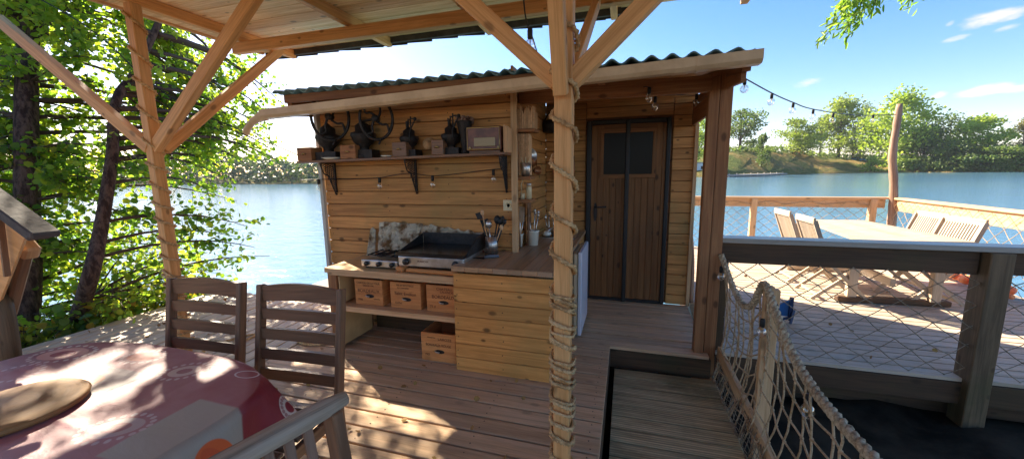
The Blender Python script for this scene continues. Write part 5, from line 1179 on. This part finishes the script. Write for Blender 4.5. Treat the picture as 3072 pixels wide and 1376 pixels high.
far_tree('low dark tree at the waterline under the broad bright tree',2960,519,440,150,2,L_FAR[1],1.2,trunk=False)
far_tree('brownish tree at the right edge of the picture',3065,516,355,90,10,L_FAR[3],1.1,trunk=False,n=1800)
far_tree('low green tree at the waterline at the right edge',3050,519,440,110,2,L_FAR[0],1.2,trunk=False)
# far wood on the left bank, hedge on the right
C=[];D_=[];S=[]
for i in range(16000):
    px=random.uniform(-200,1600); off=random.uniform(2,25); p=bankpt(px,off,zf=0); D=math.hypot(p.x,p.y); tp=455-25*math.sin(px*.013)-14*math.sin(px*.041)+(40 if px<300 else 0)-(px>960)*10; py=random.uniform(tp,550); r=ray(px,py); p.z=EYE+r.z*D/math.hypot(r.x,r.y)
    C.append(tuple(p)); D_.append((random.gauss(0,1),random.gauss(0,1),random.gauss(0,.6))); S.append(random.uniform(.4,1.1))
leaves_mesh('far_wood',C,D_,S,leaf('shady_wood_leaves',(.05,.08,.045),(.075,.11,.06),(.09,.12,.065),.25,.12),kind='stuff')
C=[];D_=[];S=[]
for i in range(5000):
    px=random.uniform(2050,3400); ok=px>2700
    off=random.uniform(1,6) if ok else random.uniform(26,40); p=bankpt(px,off,zf=0); D=math.hypot(p.x,p.y); py=random.uniform(470,519) if ok else random.uniform(interp(TOP,px)-9,interp(TOP,px)+14); r=ray(px,py); p.z=EYE+r.z*D/math.hypot(r.x,r.y)
    C.append(tuple(p)); D_.append((random.gauss(0,1),random.gauss(0,1),random.gauss(0,.6))); S.append(random.uniform(.5,1.1))
leaves_mesh('hedgerow',C,D_,S,L_FAR[1],kind='stuff')
# landing stage, white building and blue car over the river
a,b=bankpt(2190,-1.5,zf=-.2),bankpt(2350,-1.5,zf=-.2); m=MB(); m.beam(a,b,2.2,.35); 
for i in range(9): p=a.lerp(b,i/8); m.beam((p.x,p.y,-.9),(p.x,p.y,.25),.18,.18,up=(0,1,0))
tag(m.build('landing_stage',M_CONC),'long low pale landing stage on the far bank','jetty')
wb=thing('boat_house','low white building across the river seen through the porch opening','building',bankpt(2095,8,zf=.4))
p=bankpt(2095,8,zf=.6); s_=Vector((p.y,-p.x,0)).normalized(); MB().beam(p-s_*4.5+Vector((0,0,1)),p+s_*4.5+Vector((0,0,1)),4,2.4).build('wall',M_VAN,wb); MB().beam(p-s_*4.7+Vector((0,0,2.35)),p+s_*4.7+Vector((0,0,2.35)),4.4,.25).build('roof',M_CONC,wb)
for i in range(4): MB().beam(p+s_*(-3.4+i*2)-Vector((p.x,p.y,0)).normalized()*2.02+Vector((0,0,1.1)),p+s_*(-2.6+i*2)-Vector((p.x,p.y,0)).normalized()*2.02+Vector((0,0,1.1)),.05,.8).build('window',M_GLASSD,wb)
D0=28; p=bankpt(2572,D0,zf=0); D=math.hypot(p.x,p.y); r=ray(2572,485); p.z=EYE+r.z*D/math.hypot(r.x,r.y)
car=thing('blue_car','small blue car parked on the grassy slope across the river','car',p); s_=Vector((p.y,-p.x,0)).normalized(); u_=Vector((0,0,1)); f2=Vector((p.x,p.y,0)).normalized()
def prj(pts,wd): return [p+s_*a_+u_*b_-f2*wd/2 for a_,b_ in pts]
k=1.0
M_CAR=mat('blue_car_paint',(.03,.28,.62),.25)
MB().prism(prj([(-2.1,.35),(2.0,.35),(2.1,.8),(1.2,.95),(.6,1.0),(-1.0,1.05),(-2.0,1.0)],1.7),f2*1.7).build('body',M_CAR,car,bevel=.08)
MB().prism(prj([(-1.5,1.0),(.9,.95),(.35,1.42),(-1.1,1.45)],1.5),f2*1.5).build('cabin',M_CAR,car,bevel=.05)
m=MB(); m.prism(prj([(-1.3,1.03),(.65,1.0),(.27,1.36),(-1.0,1.38)],1.56),f2*1.56); m.build('window',M_GLASSD,car)
for a_ in (-1.35,1.3):
    for w_ in (-.8,.75): m=MB(); m.lathe(p+s_*a_+u_*.33+f2*w_,[(0,-.1),(.33,-.1),(.33,.1),(0,.1)],16,axis=f2); m.build('wheel',M_BLACK,car)

# ---------------------------------------------------------------- river air
hz=bpy.data.materials.new('haze_air'); hz.use_nodes=True; t=NT(hz.node_tree); pv=t.n('ShaderNodeVolumePrincipled'); o_=t.n('ShaderNodeOutputMaterial'); t.l(pv.outputs[0],o_.inputs[1])
pv.inputs['Color'].default_value=(.86,.92,1,1); pv.inputs['Density'].default_value=.00022; pv.inputs['Anisotropy'].default_value=.35
m=MB(); m.box(-420,560,-90,620,-3.5,45); m.build('haze',hz,kind='stuff')
